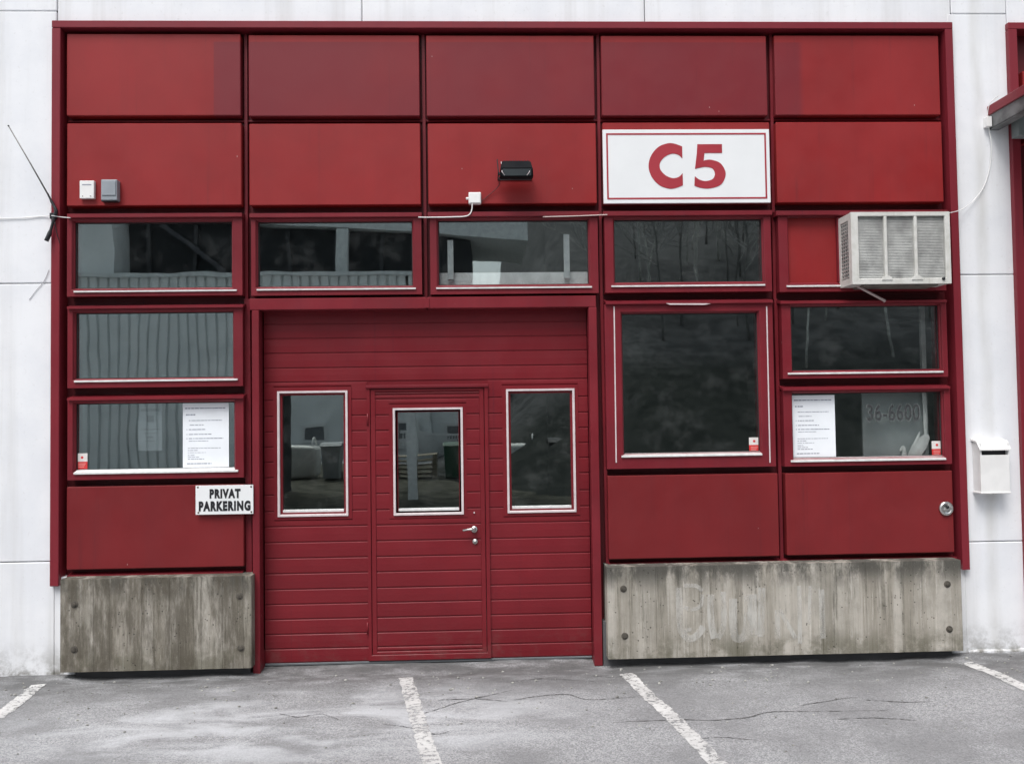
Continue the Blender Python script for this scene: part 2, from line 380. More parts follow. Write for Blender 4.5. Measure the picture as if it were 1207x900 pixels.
ln([(738, 793), (768, 823), (800, 853), (846, 900)], .10, 3)
ln([(1138, 779), (1175, 795), (1212, 812)], .10, 4)
cr = [[(498, 842), (540, 829), (580, 818), (606, 812)], [(604, 824), (632, 820), (668, 819), (690, 824), (720, 824), (752, 820)],
      [(722, 851), (790, 849), (872, 846), (906, 839), (960, 838), (1046, 837)], [(944, 831), (968, 827), (990, 823), (1010, 822)],
      [(1018, 825), (1062, 827), (1100, 826)], [(516, 826), (560, 824), (600, 826)], [(452, 853), (480, 857), (512, 865), (530, 862)],
      [(330, 842), (352, 846), (378, 842), (402, 849)], [(690, 794), (720, 797), (742, 795)], [(604, 803), (640, 800), (700, 802)], [(810, 873), (850, 869), (900, 874)], [(975, 848), (1030, 846), (1080, 849)]]
for i, c in enumerate(cr):
    P = [gr(*p) for p in c]; P = [(p.x, p.y) for p in P]
    strip('crack', P, [.002, .008 if i < 6 else .005, .006, .002], CRACK, ground, .003, 22, .0035, 20 + i)
rn = random.Random(5)                                    # loose grit
bm = bmesh.new()
for i in range(520):
    x = rn.uniform(-4.6, 4.4); y = -abs(rn.gauss(0, .55)) - .05 if i < 260 else rn.uniform(-2.1, -.1); r = rn.uniform(.0025, .008 if i > 200 else .012)
    q = bmesh.ops.create_icosphere(bm, subdivisions=1, radius=r)
    for v in q['verts']: v.co = Vector((v.co.x * rn.uniform(.8, 1.5) + x, v.co.y + y, v.co.z * .7 + gz(x, y) + r * .4))
tag(obj('grit', bm, simple('grit_stone', (.30, .30, .28), .9, 0, .5, 20), ground), kind='stuff')

# ------------------------------------------------------------------ the workshop building
B = empty('workshop_building', (0, .1, 0), 'white concrete workshop building front filled with red panels, windows and garage door', 'building')
YW, YT, YP, YB = .03, -.012, .028, .120     # white wall, outer trim, panel faces, backing
# red infill limits
fx0, fx1 = at(59.5, 340, YT).x, (at(1122.5, 30, YT).x + at(1143.5, 665, YT).x) / 2
fzt = at(600, 25, YT).z
tw = .065
fb = at(58, 691, YT).z; fbR = at(1140, 671, YT).z
WIN = {   # outer frame, glass, sill, drip cap (photo pixels)
 'w1': ((79, 257, 285.5, 348.5), (90, 262.5, 274.5, 340), (86, 339.5, 278.5, 343.8), None),
 'w2': ((296, 257, 497, 347.5), (305, 262, 486.5, 338), (302, 337.5, 490, 341.6), None),
 'w3': ((507, 256, 705, 346), (517, 260.5, 693, 336), (514, 335.5, 698, 339.8), None),
 'w4': ((713, 254.5, 909, 344), (723.5, 259.5, 897, 333), (721, 332.8, 902.5, 337.5), None),
 'b1': ((79.5, 362.5, 286, 456), (91, 368.5, 276, 445.5), (86.5, 444.8, 279.5, 449.5), (79, 357, 286.5, 363)),
 'b2': ((79.5, 470, 287, 564), (91, 474.5, 277.5, 553), (86, 552, 280, 557.8), (79, 464.5, 287, 470.5)),
 'big': ((714, 357.5, 912.5, 551), (733.5, 369.5, 893, 533.2), (733, 532.7, 899, 538), (714, 350.5, 911, 357.5)),
 'r1': ((922, 357, 1116.5, 445), (931.5, 361, 1105, 436), (929.5, 435.5, 1113, 440.3), (920, 351, 1116, 357)),
 'r2': ((924, 458.5, 1121, 548), (933, 462.5, 1108.5, 538.2), (933, 537.6, 1116, 543.5), (923, 453, 1120, 459)),
 'ac': ((918, 254, 1114, 343), (928, 257, 1104, 333), (928, 332.5, 1100, 337.5), None),
}
# window heads and door edges, in metres
YF, YG = .012, .062
RR = {k: tuple(rc(*q, y) if q else None for q, y in zip(v, (YF, YG, YF - .02, -.01))) for k, v in WIN.items()}
door = rc(307, 364, 697, 781, .03); dz0, dz1 = .035, at(505, 363.5, .03).z
djl, djr = at(306.5, 575, .03).x, at(697, 575, .03).x
# backing sheet with real holes for the windows and the door
holes = [r[1] for k, r in RR.items() if k != 'ac'] + [(djl, djr, -1, dz1)]
holes = [(a - .015, b + .015, c - .015, d + .015) for a, b, c, d in holes[:-1]] + holes[-1:]
gx = sorted({fx0 + .03, fx1 - .03} | {h[i] for h in holes for i in (0, 1)}); gzs = sorted({.12, fzt - .02} | {h[i] for h in holes for i in (2, 3) if h[i] > .12})
def solid(i, j):
    if i < 0 or j < 0 or i >= len(gx) - 1 or j >= len(gzs) - 1: return False
    x, z = (gx[i] + gx[i + 1]) / 2, (gzs[j] + gzs[j + 1]) / 2
    return not any(a < x < b and c < z < d for a, b, c, d in holes)
bm = bmesh.new(); Y0, Y1 = YB, YB + .06
for i in range(len(gx) - 1):
    for j in range(len(gzs) - 1):
        if not solid(i, j): continue
        x0, x1, z0, z1 = gx[i], gx[i + 1], gzs[j], gzs[j + 1]
        def quad(*p): bm.faces.new([bm.verts.new(q) for q in p])
        quad((x0, Y0, z0), (x1, Y0, z0), (x1, Y0, z1), (x0, Y0, z1)); quad((x0, Y1, z0), (x0, Y1, z1), (x1, Y1, z1), (x1, Y1, z0))
        if not solid(i - 1, j): quad((x0, Y0, z0), (x0, Y0, z1), (x0, Y1, z1), (x0, Y1, z0))
        if not solid(i + 1, j): quad((x1, Y0, z0), (x1, Y1, z0), (x1, Y1, z1), (x1, Y0, z1))
        if not solid(i, j - 1): quad((x0, Y0, z0), (x0, Y1, z0), (x1, Y1, z0), (x1, Y0, z0))
        if not solid(i, j + 1): quad((x0, Y0, z1), (x1, Y0, z1), (x1, Y1, z1), (x0, Y1, z1))
bmesh.ops.remove_doubles(bm, verts=bm.verts, dist=1e-4)
obj('backing_sheet', bm, RED_GAP_SHADE, B)

# white walls: blocks with recessed joints
def block(x0, x1, z0, z1, y0=YW, name='concrete_block'): return box(name, x0 + .003, x1 - .003, y0, y0 + .3, z0 + .003, z1 - .003, WHITE_WALL, B, .006)
cl0, cl1 = fx0 - .46, fx0 + .02
zj = [-.05, at(30, 662, YW).z, at(30, 334, YW).z, at(30, 13, YW).z]
for a, b in zip(zj, zj[1:]): block(cl0, cl1, a, b)
cr0, cr1 = fx1 - .02, at(1191, 200, YW).x + .012
zr = [-.05, at(1165, 638, YW).z, at(1165, 323.5, YW).z, at(1160, 16.5, YW).z]
for a, b in zip(zr, zr[1:]): block(cr0, cr1, a, b)
zbm = fzt - .03; ztop = 5.6
xj = [cl0, at(426.5, 12, YW).x, at(760, 12, YW).x, at(1121, 12, YW).x]
for a, b in zip(xj, xj[1:]): block(a if a > cl0 else cl1, b, zbm, ztop, YW + .004, 'concrete_beam_block')
block(cl0, cl1, zj[-1], ztop, YW + .002, 'concrete_beam_block')
block(xj[-1], cr1, zr[-1], ztop, YW + .002, 'concrete_beam_block')
block(cr1, cr1 + 4.2, zbm, ztop, YW + .004, 'concrete_beam_block')
block(cl0 - 4.5, cl0, -.05, ztop, YW + .004, 'concrete_block')
box('joint_backing', cl0 + .02, cr1 - .02, YW + .016, YW + .02, zbm + .02, ztop - .02, JOINT, B)
box('joint_backing', cl0 + .02, cl1 - .02, YW + .016, YW + .02, .02, zj[-1], JOINT, B)
box('joint_backing', cr0 + .02, cr1 - .02, YW + .016, YW + .02, .02, zr[-1], JOINT, B)
x_sl, x_sr = at(70.5, 735, -.075).x, at(1134.5, 718, -.075).x
box('concrete_infill', cl1 - .002, x_sl + .06, YW + .003, YW + .2, -.05, fb + .06, WHITE_WALL, B, .003); box('concrete_infill', x_sr - .03, cr0 + .004, YW + .003, YW + .2, -.05, fbR + .03, WHITE_WALL, B, .003)
# crumbled plaster lip at the foot of the columns
for (a, b) in ((cr0 + .01, cr1),):
    bm = bmesh.new(); n = 26; rows = []
    for i in range(n + 1):
        x = a + (b - a) * i / n; h = .018 + .022 * mn.noise((x * 9, 1, 2)) + .012 * mn.noise((x * 31, 1, 2)); d = .012 + .010 * mn.noise((x * 12, 5, 2))
        rows.append([bm.verts.new((x, YW + .01, h + .01)), bm.verts.new((x, YW - d * .6, h * .8)), bm.verts.new((x, YW - d, .01)), bm.verts.new((x, YW - d, -.03)), bm.verts.new((x, YW + .01, -.03))])
    for p, q in zip(rows, rows[1:]):
        for k in range(4): bm.faces.new((p[k], p[k + 1], q[k + 1], q[k]))
    obj('plaster_lip', bm, WHITE_WALL, B)
# roof slab and inner rooms (dark, lit through the windows only)
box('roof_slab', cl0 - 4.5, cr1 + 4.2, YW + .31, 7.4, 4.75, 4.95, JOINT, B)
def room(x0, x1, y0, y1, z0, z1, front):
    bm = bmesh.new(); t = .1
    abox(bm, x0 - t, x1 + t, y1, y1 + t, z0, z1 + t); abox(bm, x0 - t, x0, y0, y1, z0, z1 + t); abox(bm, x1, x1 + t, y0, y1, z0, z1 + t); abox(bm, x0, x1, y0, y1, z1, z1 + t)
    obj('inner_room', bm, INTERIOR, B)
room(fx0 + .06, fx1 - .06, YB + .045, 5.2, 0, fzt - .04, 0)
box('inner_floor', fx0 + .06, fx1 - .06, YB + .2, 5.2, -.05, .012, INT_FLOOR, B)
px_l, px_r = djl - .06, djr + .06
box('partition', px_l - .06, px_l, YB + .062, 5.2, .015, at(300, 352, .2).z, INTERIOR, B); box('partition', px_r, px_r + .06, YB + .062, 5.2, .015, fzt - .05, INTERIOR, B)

# outer trim of the red infill
box('trim_top', fx0, fx1, YT, YB + .05, fzt - .055, fzt, RED_TRIM, B, .004)
box('trim_side', fx0, fx0 + tw, YT + .002, YB + .05, fb, fzt - .056, RED_TRIM, B, .004)
bm = bmesh.new()
aprism(bm, [(at(1114, 35, YT).x, fzt - .056), (at(1122.8, 35, YT).x, fzt - .056), (at(1143.5, 668, YT).x, fbR), (at(1135, 668, YT).x, fbR)], 'y', YT + .002, YB + .05)
obj('trim_side', bm, RED_TRIM, B)

# posts and rails in the gaps
def post(px, y0, y1, wpx=3.5, Yf=.070):
    a, b = at(px[0], y0, Yf), at(px[1], y1, Yf); hw = wpx / 2 / 155
    bm = bmesh.new(); aprism(bm, [(a.x - hw, a.z), (a.x + hw, a.z), (b.x + hw, b.z), (b.x - hw, b.z)], 'y', Yf + .012, YB + .01); obj('post', bm, RED_FRAME, B)
post((289, 290), 40, 352); post((290.5, 293), 352, 682, 7, .06)
post((498.5, 502), 40, 350); post((704.7, 709), 40, 352); post((709.5, 716.5), 352, 664, 4); post((909, 914), 40, 352); post((915, 922.5), 352, 660, 4)
def rail(x0, x1, ya, yb, Yf, h=None, name='rail', m=RED_FRAME, drop=.012):
    a, b = at(x0, ya, Yf), at(x1, ya, Yf); c = at((x0 + x1) / 2, yb, Yf).z; t = at((x0 + x1) / 2, ya, Yf).z
    bm = bmesh.new(); aprism(bm, [(Yf, t - drop), (YB + .004, t), (YB + .004, c), (Yf + .006, c), (Yf, c + .004)], 'x', a.x, b.x); return obj(name, bm, m, B)
for s, y in (((79, 285), (249.5, 256.2)), ((294, 497), (249.0, 256)), ((504, 706), (247.5, 255)), ((711, 910), (246.5, 254)), ((915, 1117), (246, 253.3))):
    rail(*s, *y, -.012, name='transom')
rail(79, 286, 674, 683, .045, name='bottom_rail'); rail(717, 1128, 659, 666, .045, name='bottom_rail')
rail(80, 1110, 139.5, 143.5, .098)

# flat infill panels
PAN = [(78.5, 40, 283.5, 136.3), (293, 41.5, 494.3, 136.8), (502.5, 42, 700.5, 136.7), (709, 42.3, 904, 136.2), (913.5, 42, 1107.5, 135.6),
       (78.7, 145.3, 284.5, 242.3), (293.8, 145.8, 495.6, 241.6), (504.5, 145.5, 703, 240.2), (711, 144.5, 908, 239.4), (915.5, 143.8, 1111.3, 238.4),
       (78.3, 572, 287.3, 669.3), (717, 559, 918, 657), (927, 556, 1124, 652.5)]
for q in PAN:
    x0, x1, z0, z1 = rc(*q, YP); box('panel', x0, x1, YP, YB + .003, z0, z1, RED_PANEL if q[1] < 300 else RED_LOW_SHADE, B, .005)

# windows
for k, (R, r, s, cap) in RR.items():
    m = (min(r[0] - R[0], .05), min(R[1] - r[1], .05))
    o = ring('window', R, (r[0] - .008, r[1] + .008, r[2] - .008, r[3] + .008), YF, YB + .004, RED_FRAME, B, .006)
    ring('sash', (r[0] - .024, r[1] + .024, r[2] - .022, r[3] + .022), r, YF + .018, YG + .02, RED_FRAME, o, .008)
    if k == 'ac':
        x1 = at(989, 295, YG).x
        box('blind_panel', r[0] - .002, r[1] + .002, YG - .012, YG + .02, r[2] - .002, r[3] + .002, RED_PANEL, o)
        box('stile', x1 - .03, x1 + .01, YF + .004, YG + .01, r[2], r[3], RED_FRAME, o, .003)
    else:
        box('pane', r[0] - .004, r[1] + .004, YG, YG + .006, r[2] - .004, r[3] + .004, GLASS, o)
        ring('gasket', (r[0] - .002, r[1] + .002, r[2] - .002, r[3] + .002), (r[0] + .006, r[1] - .006, r[2] + .006, r[3] - .006), YG - .008, YG - .0005, RUBBER, o)
    bm = bmesh.new(); aprism(bm, [(YF - .012, s[2] + .002), (YF - .012, s[2] + .013), (YG - .004, s[3] - .004), (YG - .004, s[3] - .016), (YF - .008, s[2] + .002)], 'x', s[0], s[1])
    obj('sill', bm, SILL, o)
    if cap:
        bm = bmesh.new(); z0, z1 = cap[2], cap[3]
        aprism(bm, [(-.012, z0), (-.012, z0 + .018), (YB + .003, z1 + .006), (YB + .003, z1 - .016), (-.006, z0 - .0)], 'x', cap[0], cap[1])
        obj('drip_cap', bm, RED_FRAME, o)
    if k == 'big':
        for (xa, xb) in ((723.8, 726.3), (903.6, 907.6)):
            a, b = at(xa, 361, YF - .001), at(xb, 545, YF - .001); bm = bmesh.new()
            aprism(bm, [(a.x - .0045, a.z), (a.x + .0045, a.z), (b.x + .0045, b.z), (b.x - .0045, b.z)], 'y', YF - .003, YF + .01); obj('weather_strip', bm, ALU, o)
        a, b = at(785, 357.3, -.014), at(838, 358.8, -.014); bm = bmesh.new()
        aprism(bm, [(a.x, a.z), (a.x + .03, a.z - .012), (b.x - .05, b.z - .002), (b.x, b.z + .007), (b.x - .05, b.z + .009), (a.x + .04, a.z - .001)], 'y', -.016, -.008); obj('bare_flashing', bm, ALU, o)

# beam over the garage door and the jambs
zb0, zb1 = at(505, 363.5, .02).z, at(505, 350, .02).z
box('lintel', djl - .07, at(503, 355, .02).x - .006, .016, YB + .05, zb0, zb1, RED_FRAME, B, .004); box('lintel', at(503, 355, .02).x + .006, djr + .06, .018, YB + .05, zb0, zb1, RED_FRAME, B, .004)
box('joint_cover', at(499.5, 355, .02).x, at(506, 355, .02).x, .012, .03, zb0 + .004, zb1 - .006, RED_FRAME, B, .002)
box('jamb', at(297.5, 575, .02).x, djl, .016, .23, -.03, zb0 - .001, RED_FRAME, B, .004)
box('jamb', djr, at(706, 520, .02).x, .016, .23, -.03, zb0 - .001, RED_FRAME, B, .004)

# ---- garage door: boards on a core, with the wicket door as a second part
YD = .150
groove_px = [364, 380, 397.5, 414.7, 432, 448.5, 469.5, 488.3, 506.5, 524.3, 542, 560, 580.5, 599.5, 617.5, 636, 654.5, 672.5, 691, 708.5, 726, 743.5, 760.5, 777.0]
gz_ = [at(505, y, YD).z for y in groove_px]; gz_[0] = dz1 + .02
def wrect(a): return rc(*a, YD)
Wl, Wd, Wr = wrect((327.5, 460.5, 410.3, 608)), wrect((463.7, 480.3, 546, 606.3)), wrect((597.3, 458, 678, 603.5))
leaf = rc(438, 458, 571.8, 769.5, YD - .01); wf = rc(433, 453.8, 577, 777, YD - .02)
xL, xR = djl + .002, djr - .002
bml = bmesh.new()
zb_ = gz_[-1]
def core(bm, x0, x1, z0, z1, hole, y0, y1):
    a, b, c, d = hole
    abox(bm, x0, a, y0, y1, z0, z1); abox(bm, b, x1, y0, y1, z0, z1); abox(bm, a, b, y0, y1, z0, c); abox(bm, a, b, y0, y1, d, z1)
def inset(r, e): return (r[0] + e, r[1] - e, r[2] + e, r[3] - e)
core(bml, xL, wf[0] + .01, zb_, dz1 + .02, inset(Wl, .03), YD + .006, YD + .05); core(bml, wf[1] - .01, xR, zb_, dz1 + .02, inset(Wr, .03), YD + .006, YD + .05)
abox(bml, wf[0] + .01, wf[1] - .01, YD + .006, YD + .05, wf[3] - .01, dz1 + .02)
gd = obj('garage_door', bml, RED_DOOR, B)
PLK = {}
def plank(x0, x1, z0, z1, parent, yf=YD, g=.0035):
    w_, h_ = x1 - x0, z1 - z0 - 2 * g
    if w_ < .01 or h_ < .01: return
    key = (round(w_, 3), round(h_, 3))
    c = Vector(((x0 + x1) / 2, yf, (z0 + z1) / 2))
    if key not in PLK:
        b2 = bmesh.new(); aprism(b2, [(.010, -h_ / 2), (.004, -h_ / 2), (0, -h_ / 2 + .005), (-.0012, 0), (0, h_ / 2 - .004), (.004, h_ / 2), (.010, h_ / 2)], 'x', -w_ / 2, w_ / 2)
        bmesh.ops.recalc_face_normals(b2, faces=b2.faces); me = bpy.data.meshes.new('plank'); b2.to_mesh(me); b2.free(); me.materials.append(RED_DOOR); PLK[key] = me
    o = bpy.data.objects.new('plank', PLK[key]); put(o, parent, c)
def cut(x0, x1, z0, z1, parent, hole, yf=YD):      # a board cut around a window flange
    a, b, c, d = hole
    if z1 <= c + .012 or z0 >= d - .012: plank(x0, x1, z0, z1, parent, yf)
    else:
        plank(x0, a, z0, z1, parent, yf); plank(b, x1, z0, z1, parent, yf)
        if z1 > d + .012: plank(a, b, d, z1, parent, yf)
        if z0 < c - .012: plank(a, b, z0, c, parent, yf)
fl = lambda r: (r[0] - .032, r[1] + .028, r[2] - .024, r[3] + .030)
for zt_, zb2 in zip(gz_, gz_[1:]):
    if zb2 >= wf[3] - .01: plank(xL, xR, zb2, zt_, gd); continue
    cut(xL, wf[0], zb2, zt_, gd, fl(Wl)); cut(wf[1], xR, zb2, zt_, gd, fl(Wr))
def port(r, parent, y):
    f = ring('window_flange', fl(r), inset(r, .004), y - .006, y + .03, RED_DOOR, parent, .004)
    ring('window_frame', r, inset(r, .017), y - .016, y + .02, ALU, parent, .003)
    ring('window_bead', inset(r, .0175), inset(r, .034), y + .004, y + .03, RED_DOOR, parent, .004)
    s = inset(r, .028); box('window_ledge', s[0] + .008, s[1] - .008, y + .002, y + .03, s[2] + .002, s[2] + .022, SILL, parent, .002)
    box('pane', s[0], s[1], y + .022, y + .028, s[2], s[3], GLASS, parent)
port(Wl, gd, YD); port(Wr, gd, YD)
box('bottom_seal', xL, xR, YD - .004, YD + .05, zb_ - .018, zb_ - .001, SEAL, gd, .003)
box('bottom_seal_lip', xL, xR, YD + .004, YD + .04, -.01, zb_ - .022, RUBBER, gd)
# wicket door
ring('wicket_frame', wf, (leaf[0] - .004, leaf[1] + .005, leaf[2] - .004, leaf[3] + .004), YD - .014, YD + .05, RED_DOOR, B, .004)
box('wicket_head_drip', wf[0] - .006, wf[1] + .004, YD - .026, YD - .012, wf[3] - .020, wf[3] + .004, RED_FRAME, B, .004)
bml = bmesh.new(); core(bml, leaf[0], leaf[1], leaf[2], leaf[3], inset(Wd, .03), YD + .004, YD + .045)
wd = obj('wicket_door', bml, RED_DOOR, B)
ring('leaf_edge', leaf, (leaf[0] + .036, leaf[1] - .034, leaf[2] + .02, leaf[3] - .02), YD - .008, YD + .01, RED_DOOR, wd, .004)
ix0, ix1 = leaf[0] + .037, leaf[1] - .035
zz = [leaf[3] - .021, at(505, 464.5, YD).z] + [z for z in gz_ if leaf[2] + .05 < z < at(505, 465, YD).z - .02] + [leaf[2] + .021]
for a, b in zip(zz, zz[1:]): cut(ix0, ix1, b, a, wd, fl(Wd), YD - .003)
port(Wd, wd, YD)
c = at(559, 623.5, YD - .012)
lathe('handle_rosette', [(.026, .012), (.026, -.001), (.022, -.005), (.011, -.006), (.010, -.04), (.0, -.04)][:-1], c, STEEL, wd)
e1, e2 = at(559.5, 623, YD - .05), at(545.3, 624.8, YD - .055)
tube('handle', [e1 + Vector((0, .02, 0)), e1, e1 + (e2 - e1) * .3, e2], [.0095, .0095, .009, .0085], STEEL, wd, 10)
c = at(560, 637.8, YD - .012); lathe('lock_cylinder', [(.021, .012), (.021, -.002), (.017, -.006), (.009, -.006), (.009, -.010)], c, STEEL, wd)
c = at(559, 604, YD - .012); lathe('screw', [(.006, .01), (.006, -.002), (.003, -.004)], c, ALU, wd, n=10)
for y in (494, 740):
    c = at(433.3, y, YD - .016); tube('hinge', [c + Vector((0, 0, -.045)), c + Vector((0, 0, .045))], .007, RED_DOOR, wd, 8)

# plinth slabs
def slab(q, name_bolts):
    Ys = -.075; x0, x1, z0, z1 = rc(*q, Ys)
    rn_ = random.Random(int(x0 * 100)); front = [(x0, Ys + .006), (x0 + .006, Ys)]; x = x0 + .05      # board-marked face: shallow grooves and steps
    while x < x1 - .08:
        x += rn_.uniform(.11, .24)
        if x > x1 - .05: break
        a = rn_.uniform(-.0006, .0008); front += [(x - .003, front[-1][1]), (x, Ys + .0022), (x + .002, Ys + a)]
    front += [(x1 - .006, front[-1][1]), (x1, Ys + .006), (x1, YB + .02), (x0, YB + .02)]
    bm = bmesh.new(); aprism(bm, front, 'z', z0, z1)
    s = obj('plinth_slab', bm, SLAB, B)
    for p in name_bolts:
        c = at(*p, Ys); bm = bmesh.new(); alathe(bm, [(.026, .004), (.026, -.003), (.020, -.005)], c, 'y', 16); alathe(bm, [(.014, -.004), (.013, -.013), (.006, -.014)], c, 'y', 6); obj('bolt', bm, BOLT, s)
    return s, (x0, x1, z0, z1)
slab((70.5, 680.5, 296.5, 789.5), [(88, 712), (87.5, 765), (282.5, 702), (284, 763)])
s2, s2r = slab((716, 664, 1134.5, 771.5), [(734.8, 693.5), (736.5, 749), (1116.5, 688), (1119, 741)])
def haze_paint():
    b = NB('faded_graffiti_paint'); n = b.noise(1, 5, .65, b.mapv((25, 25, 4))); n2 = b.noise(5, 4)
    return b.bsdf((.70, .69, .65), .85, 0, .2, None, b.math('MULTIPLY', b.ramp(n, .28, .56), b.ramp(n2, .3, .7, .26, .60)))
GRAF = haze_paint()
def stroke(pts, wd_, parent, name='faded_graffiti'):
    P = smoothpath([at(*p, -.0768) for p in pts], 6); bm = bmesh.new(); prev = None
    for i, p in enumerate(P):
        t = (P[min(i + 1, len(P) - 1)] - P[max(i - 1, 0)]).normalized(); s = Vector((-t.z, 0, t.x)) * wd_ / 2
        L = [bm.verts.new(p + s), bm.verts.new(p - s)]
        if prev: bm.faces.new((prev[0], prev[1], L[1], L[0]))
        prev = L
    obj(name, bm, GRAF, parent)
for pts, q in (([(800, 692), (801, 720), (803, 742), (812, 752), (822, 748), (829, 738)], .035), ([(806, 690), (820, 690), (828, 696)], .02), ([(806, 715), (816, 718), (826, 713), (828, 700)], .018),
               ([(812, 752), (807, 744), (815, 741)], .018), ([(838, 700), (838, 730), (842, 752)], .035), ([(852, 697), (853, 735), (846, 752)], .03), ([(864, 705), (865, 745), (872, 752), (880, 742), (882, 702)], .04),
               ([(886, 700), (887, 748)], .05), ([(898, 692), (897, 750)], .035), ([(916, 718), (917, 752)], .025), ([(919, 718), (938, 752)], .022), ([(942, 690), (943, 758)], .022), ([(968, 694), (970, 752)], .03), ([(955, 690), (954, 735)], .02)):
    stroke(pts, q * 1.5, s2)
# dark footing behind the slabs
box('footing', x_sl + .07, djl - .075, .02, .3, -.05, .30, JOINT, B); box('footing', djr + .07, x_sr - .04, .02, .3, -.05, .30, JOINT, B)

# ---- next bay with canopy
nx0 = at(1189.5, 60, YT).x
box('trim_side', nx0, nx0 + .07, YT, YB + .05, 0.05, fzt - .056, RED_TRIM, B, .004); box('trim_top', nx0, nx0 + 3.8, YT + .002, YB + .05, fzt - .055, fzt, RED_TRIM, B, .004)
box('backing_sheet', nx0 + .06, nx0 + 3.8, YB, YB + .06, .03, fzt - .05, RED_GAP_SHADE, B)
for i in range(4):
    for (za, zb3) in ((3.98, 4.55), (2.9, 3.3), (2.2, 2.8), (1.5, 2.1), (.75, 1.4), (.06, .7)): box('panel', nx0 + .13 + i * .9, nx0 + .98 + i * .9, YP, YB + .003, za, zb3, RED_PANEL, B, .0035)
ca = at(1163.5, 127, YW); cb = at(1164, 153, YW); DY = -1.35; zt2, zb4 = ca.z, cb.z
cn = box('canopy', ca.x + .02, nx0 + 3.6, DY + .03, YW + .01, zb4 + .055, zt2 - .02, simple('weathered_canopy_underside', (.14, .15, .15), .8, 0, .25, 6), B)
box('fascia', ca.x, nx0 + 3.6, DY, DY + .035, zt2 - .09, zt2 + .01, RED_TRIM, cn, .004); box('fascia', ca.x - .002, ca.x + .025, DY + .03, YW, zt2 - .065, zt2 + .008, RED_TRIM, cn, .004)
bm = bmesh.new(); abox(bm, ca.x + .012, ca.x + .024, DY + .04, YW - .002, zb4, zt2 - .066); abox(bm, ca.x + .012, ca.x + .085, DY + .04, YW - .002, zb4 - .006, zb4 + .006); obj('edge_channel', bm, simple('dirty_galvanised_steel', (.16, .165, .165), .6, .4, .4, 9), cn)
bm = bmesh.new(); abox(bm, nx0 - .01, nx0 + 3.6, YT - .10, YT - .01, zb4 - .09, zb4 + .05); obj('wall_beam', bm, simple('grey_green_beam', (.22, .25, .25), .7), cn)

# ------------------------------------------------------------------ things on the front
# C5 sign
r = rc(711, 152.6, 907.5, 239.3, .004)
sg = empty('unit_sign', ((r[0] + r[1]) / 2, .02, r[2]), 'large white sign with red border reading C 5', 'sign')
box('board', r[0], r[1], .004, YP + .0005, r[2], r[3], SIGN_W, sg, .002)
q = rc(715, 157, 903.5, 234.7, .004); ring('border', q, inset(q, .013), .0022, .006, SIGN_R, sg)
def band_bm(out, inn, y0=.0015, y1=.006):     # solid band between two outlines with the same number of points
    bm = bmesh.new(); n = len(out)
    L = [[bm.verts.new((p[0], y, p[1])) for p in q] for y in (y0, y1) for q in (out, inn)]
    for i in range(n - 1):
        for a, b in ((0, 1), (2, 3), (0, 2), (1, 3)): bm.faces.new((L[a][i], L[a][i + 1], L[b][i + 1], L[b][i]))
    for i in (0, n - 1): bm.faces.new((L[0][i], L[1][i], L[3][i], L[2][i]))
    return bm
def sm2(pts, k=5): return [(p.x, p.y) for p in smoothpath([(a, b, 0) for a, b in pts], k)]
x0, x1, z0, z1 = rc(764.5, 169, 804.5, 222.3, .002); W_, H_ = x1 - x0, z1 - z0      # C: heavy ring ended by a vertical
cs_o = sm2([(1, .93), (.78, .99), (.58, 1), (.30, .92), (.08, .73), (.0, .5), (.08, .27), (.30, .08), (.58, 0), (.78, .01), (1, .07)])
cs_i = sm2([(1, .66), (.88, .745), (.70, .77), (.50, .71), (.36, .60), (.325, .5), (.36, .40), (.50, .29), (.70, .23), (.88, .255), (1, .34)])
obj('letter', band_bm([(x0 + a * W_, z0 + b * H_) for a, b in cs_o], [(x0 + a * W_, z0 + b * H_) for a, b in cs_i]), SIGN_R, sg)
x0, x1, z0, z1 = rc(818, 170, 855.2, 222, .002); W_, H_ = x1 - x0, z1 - z0
fo = [(.90, 1.0), (.12, 1.0), (.10, .80)]; fi = [(.90, .80), (.36, .80), (.34, .795)]
bo = [(.03, .44)] + sm2([(.10, .455), (.36, .485), (.58, .45), (.66, .33), (.58, .21), (.36, .165), (.16, .20), (.02, .275)])
bi = [(.31, .62)] + sm2([(.34, .635), (.55, .645), (.85, .56), (1.0, .33), (.85, .09), (.5, .0), (.2, .012), (.0, .06)])
obj('letter', band_bm([(x0 + a * W_, z0 + b * H_) for a, b in fo + bo], [(x0 + a * W_, z0 + b * H_) for a, b in fi + bi]), SIGN_R, sg)
# parking sign
r = rc(230.5, 571.5, 298.5, 605.8, -.002)
ps = empty('parking_sign', ((r[0] + r[1]) / 2, 0, r[2]), 'small white sign reading PRIVAT PARKERING beside garage door', 'sign')
bm = bmesh.new(); abox(bm, r[0], r[1], -.002, .004, r[2], r[3], .001); abox(bm, r[0] + .12, r[0] + .16, .004, YP + .0005, r[2] + .05, r[3] - .05); obj('board', bm, SIGN_W, ps)
for (s, xa, xb, ya, yb) in (('PRIVAT', 247, 283.5, 575.8, 587), ('PARKERING', 234.3, 295.3, 590, 602)):
    t = rc(xa, ya, xb, yb, -.003); obj('lettering', text_bm(s, 1, t[1] - t[0], t[3] - t[2], t[0], t[2], -.0030, .0008, .062, 1.22), SIGN_K, ps)
for (x, y) in ((233.3, 574), (296, 573.3), (233.8, 603.8), (296.3, 603)):
    lathe('screw', [(.0075, .003), (.0075, -.001), (.004, -.003)], at(x, y, -.002), BOLT, ps, n=10)
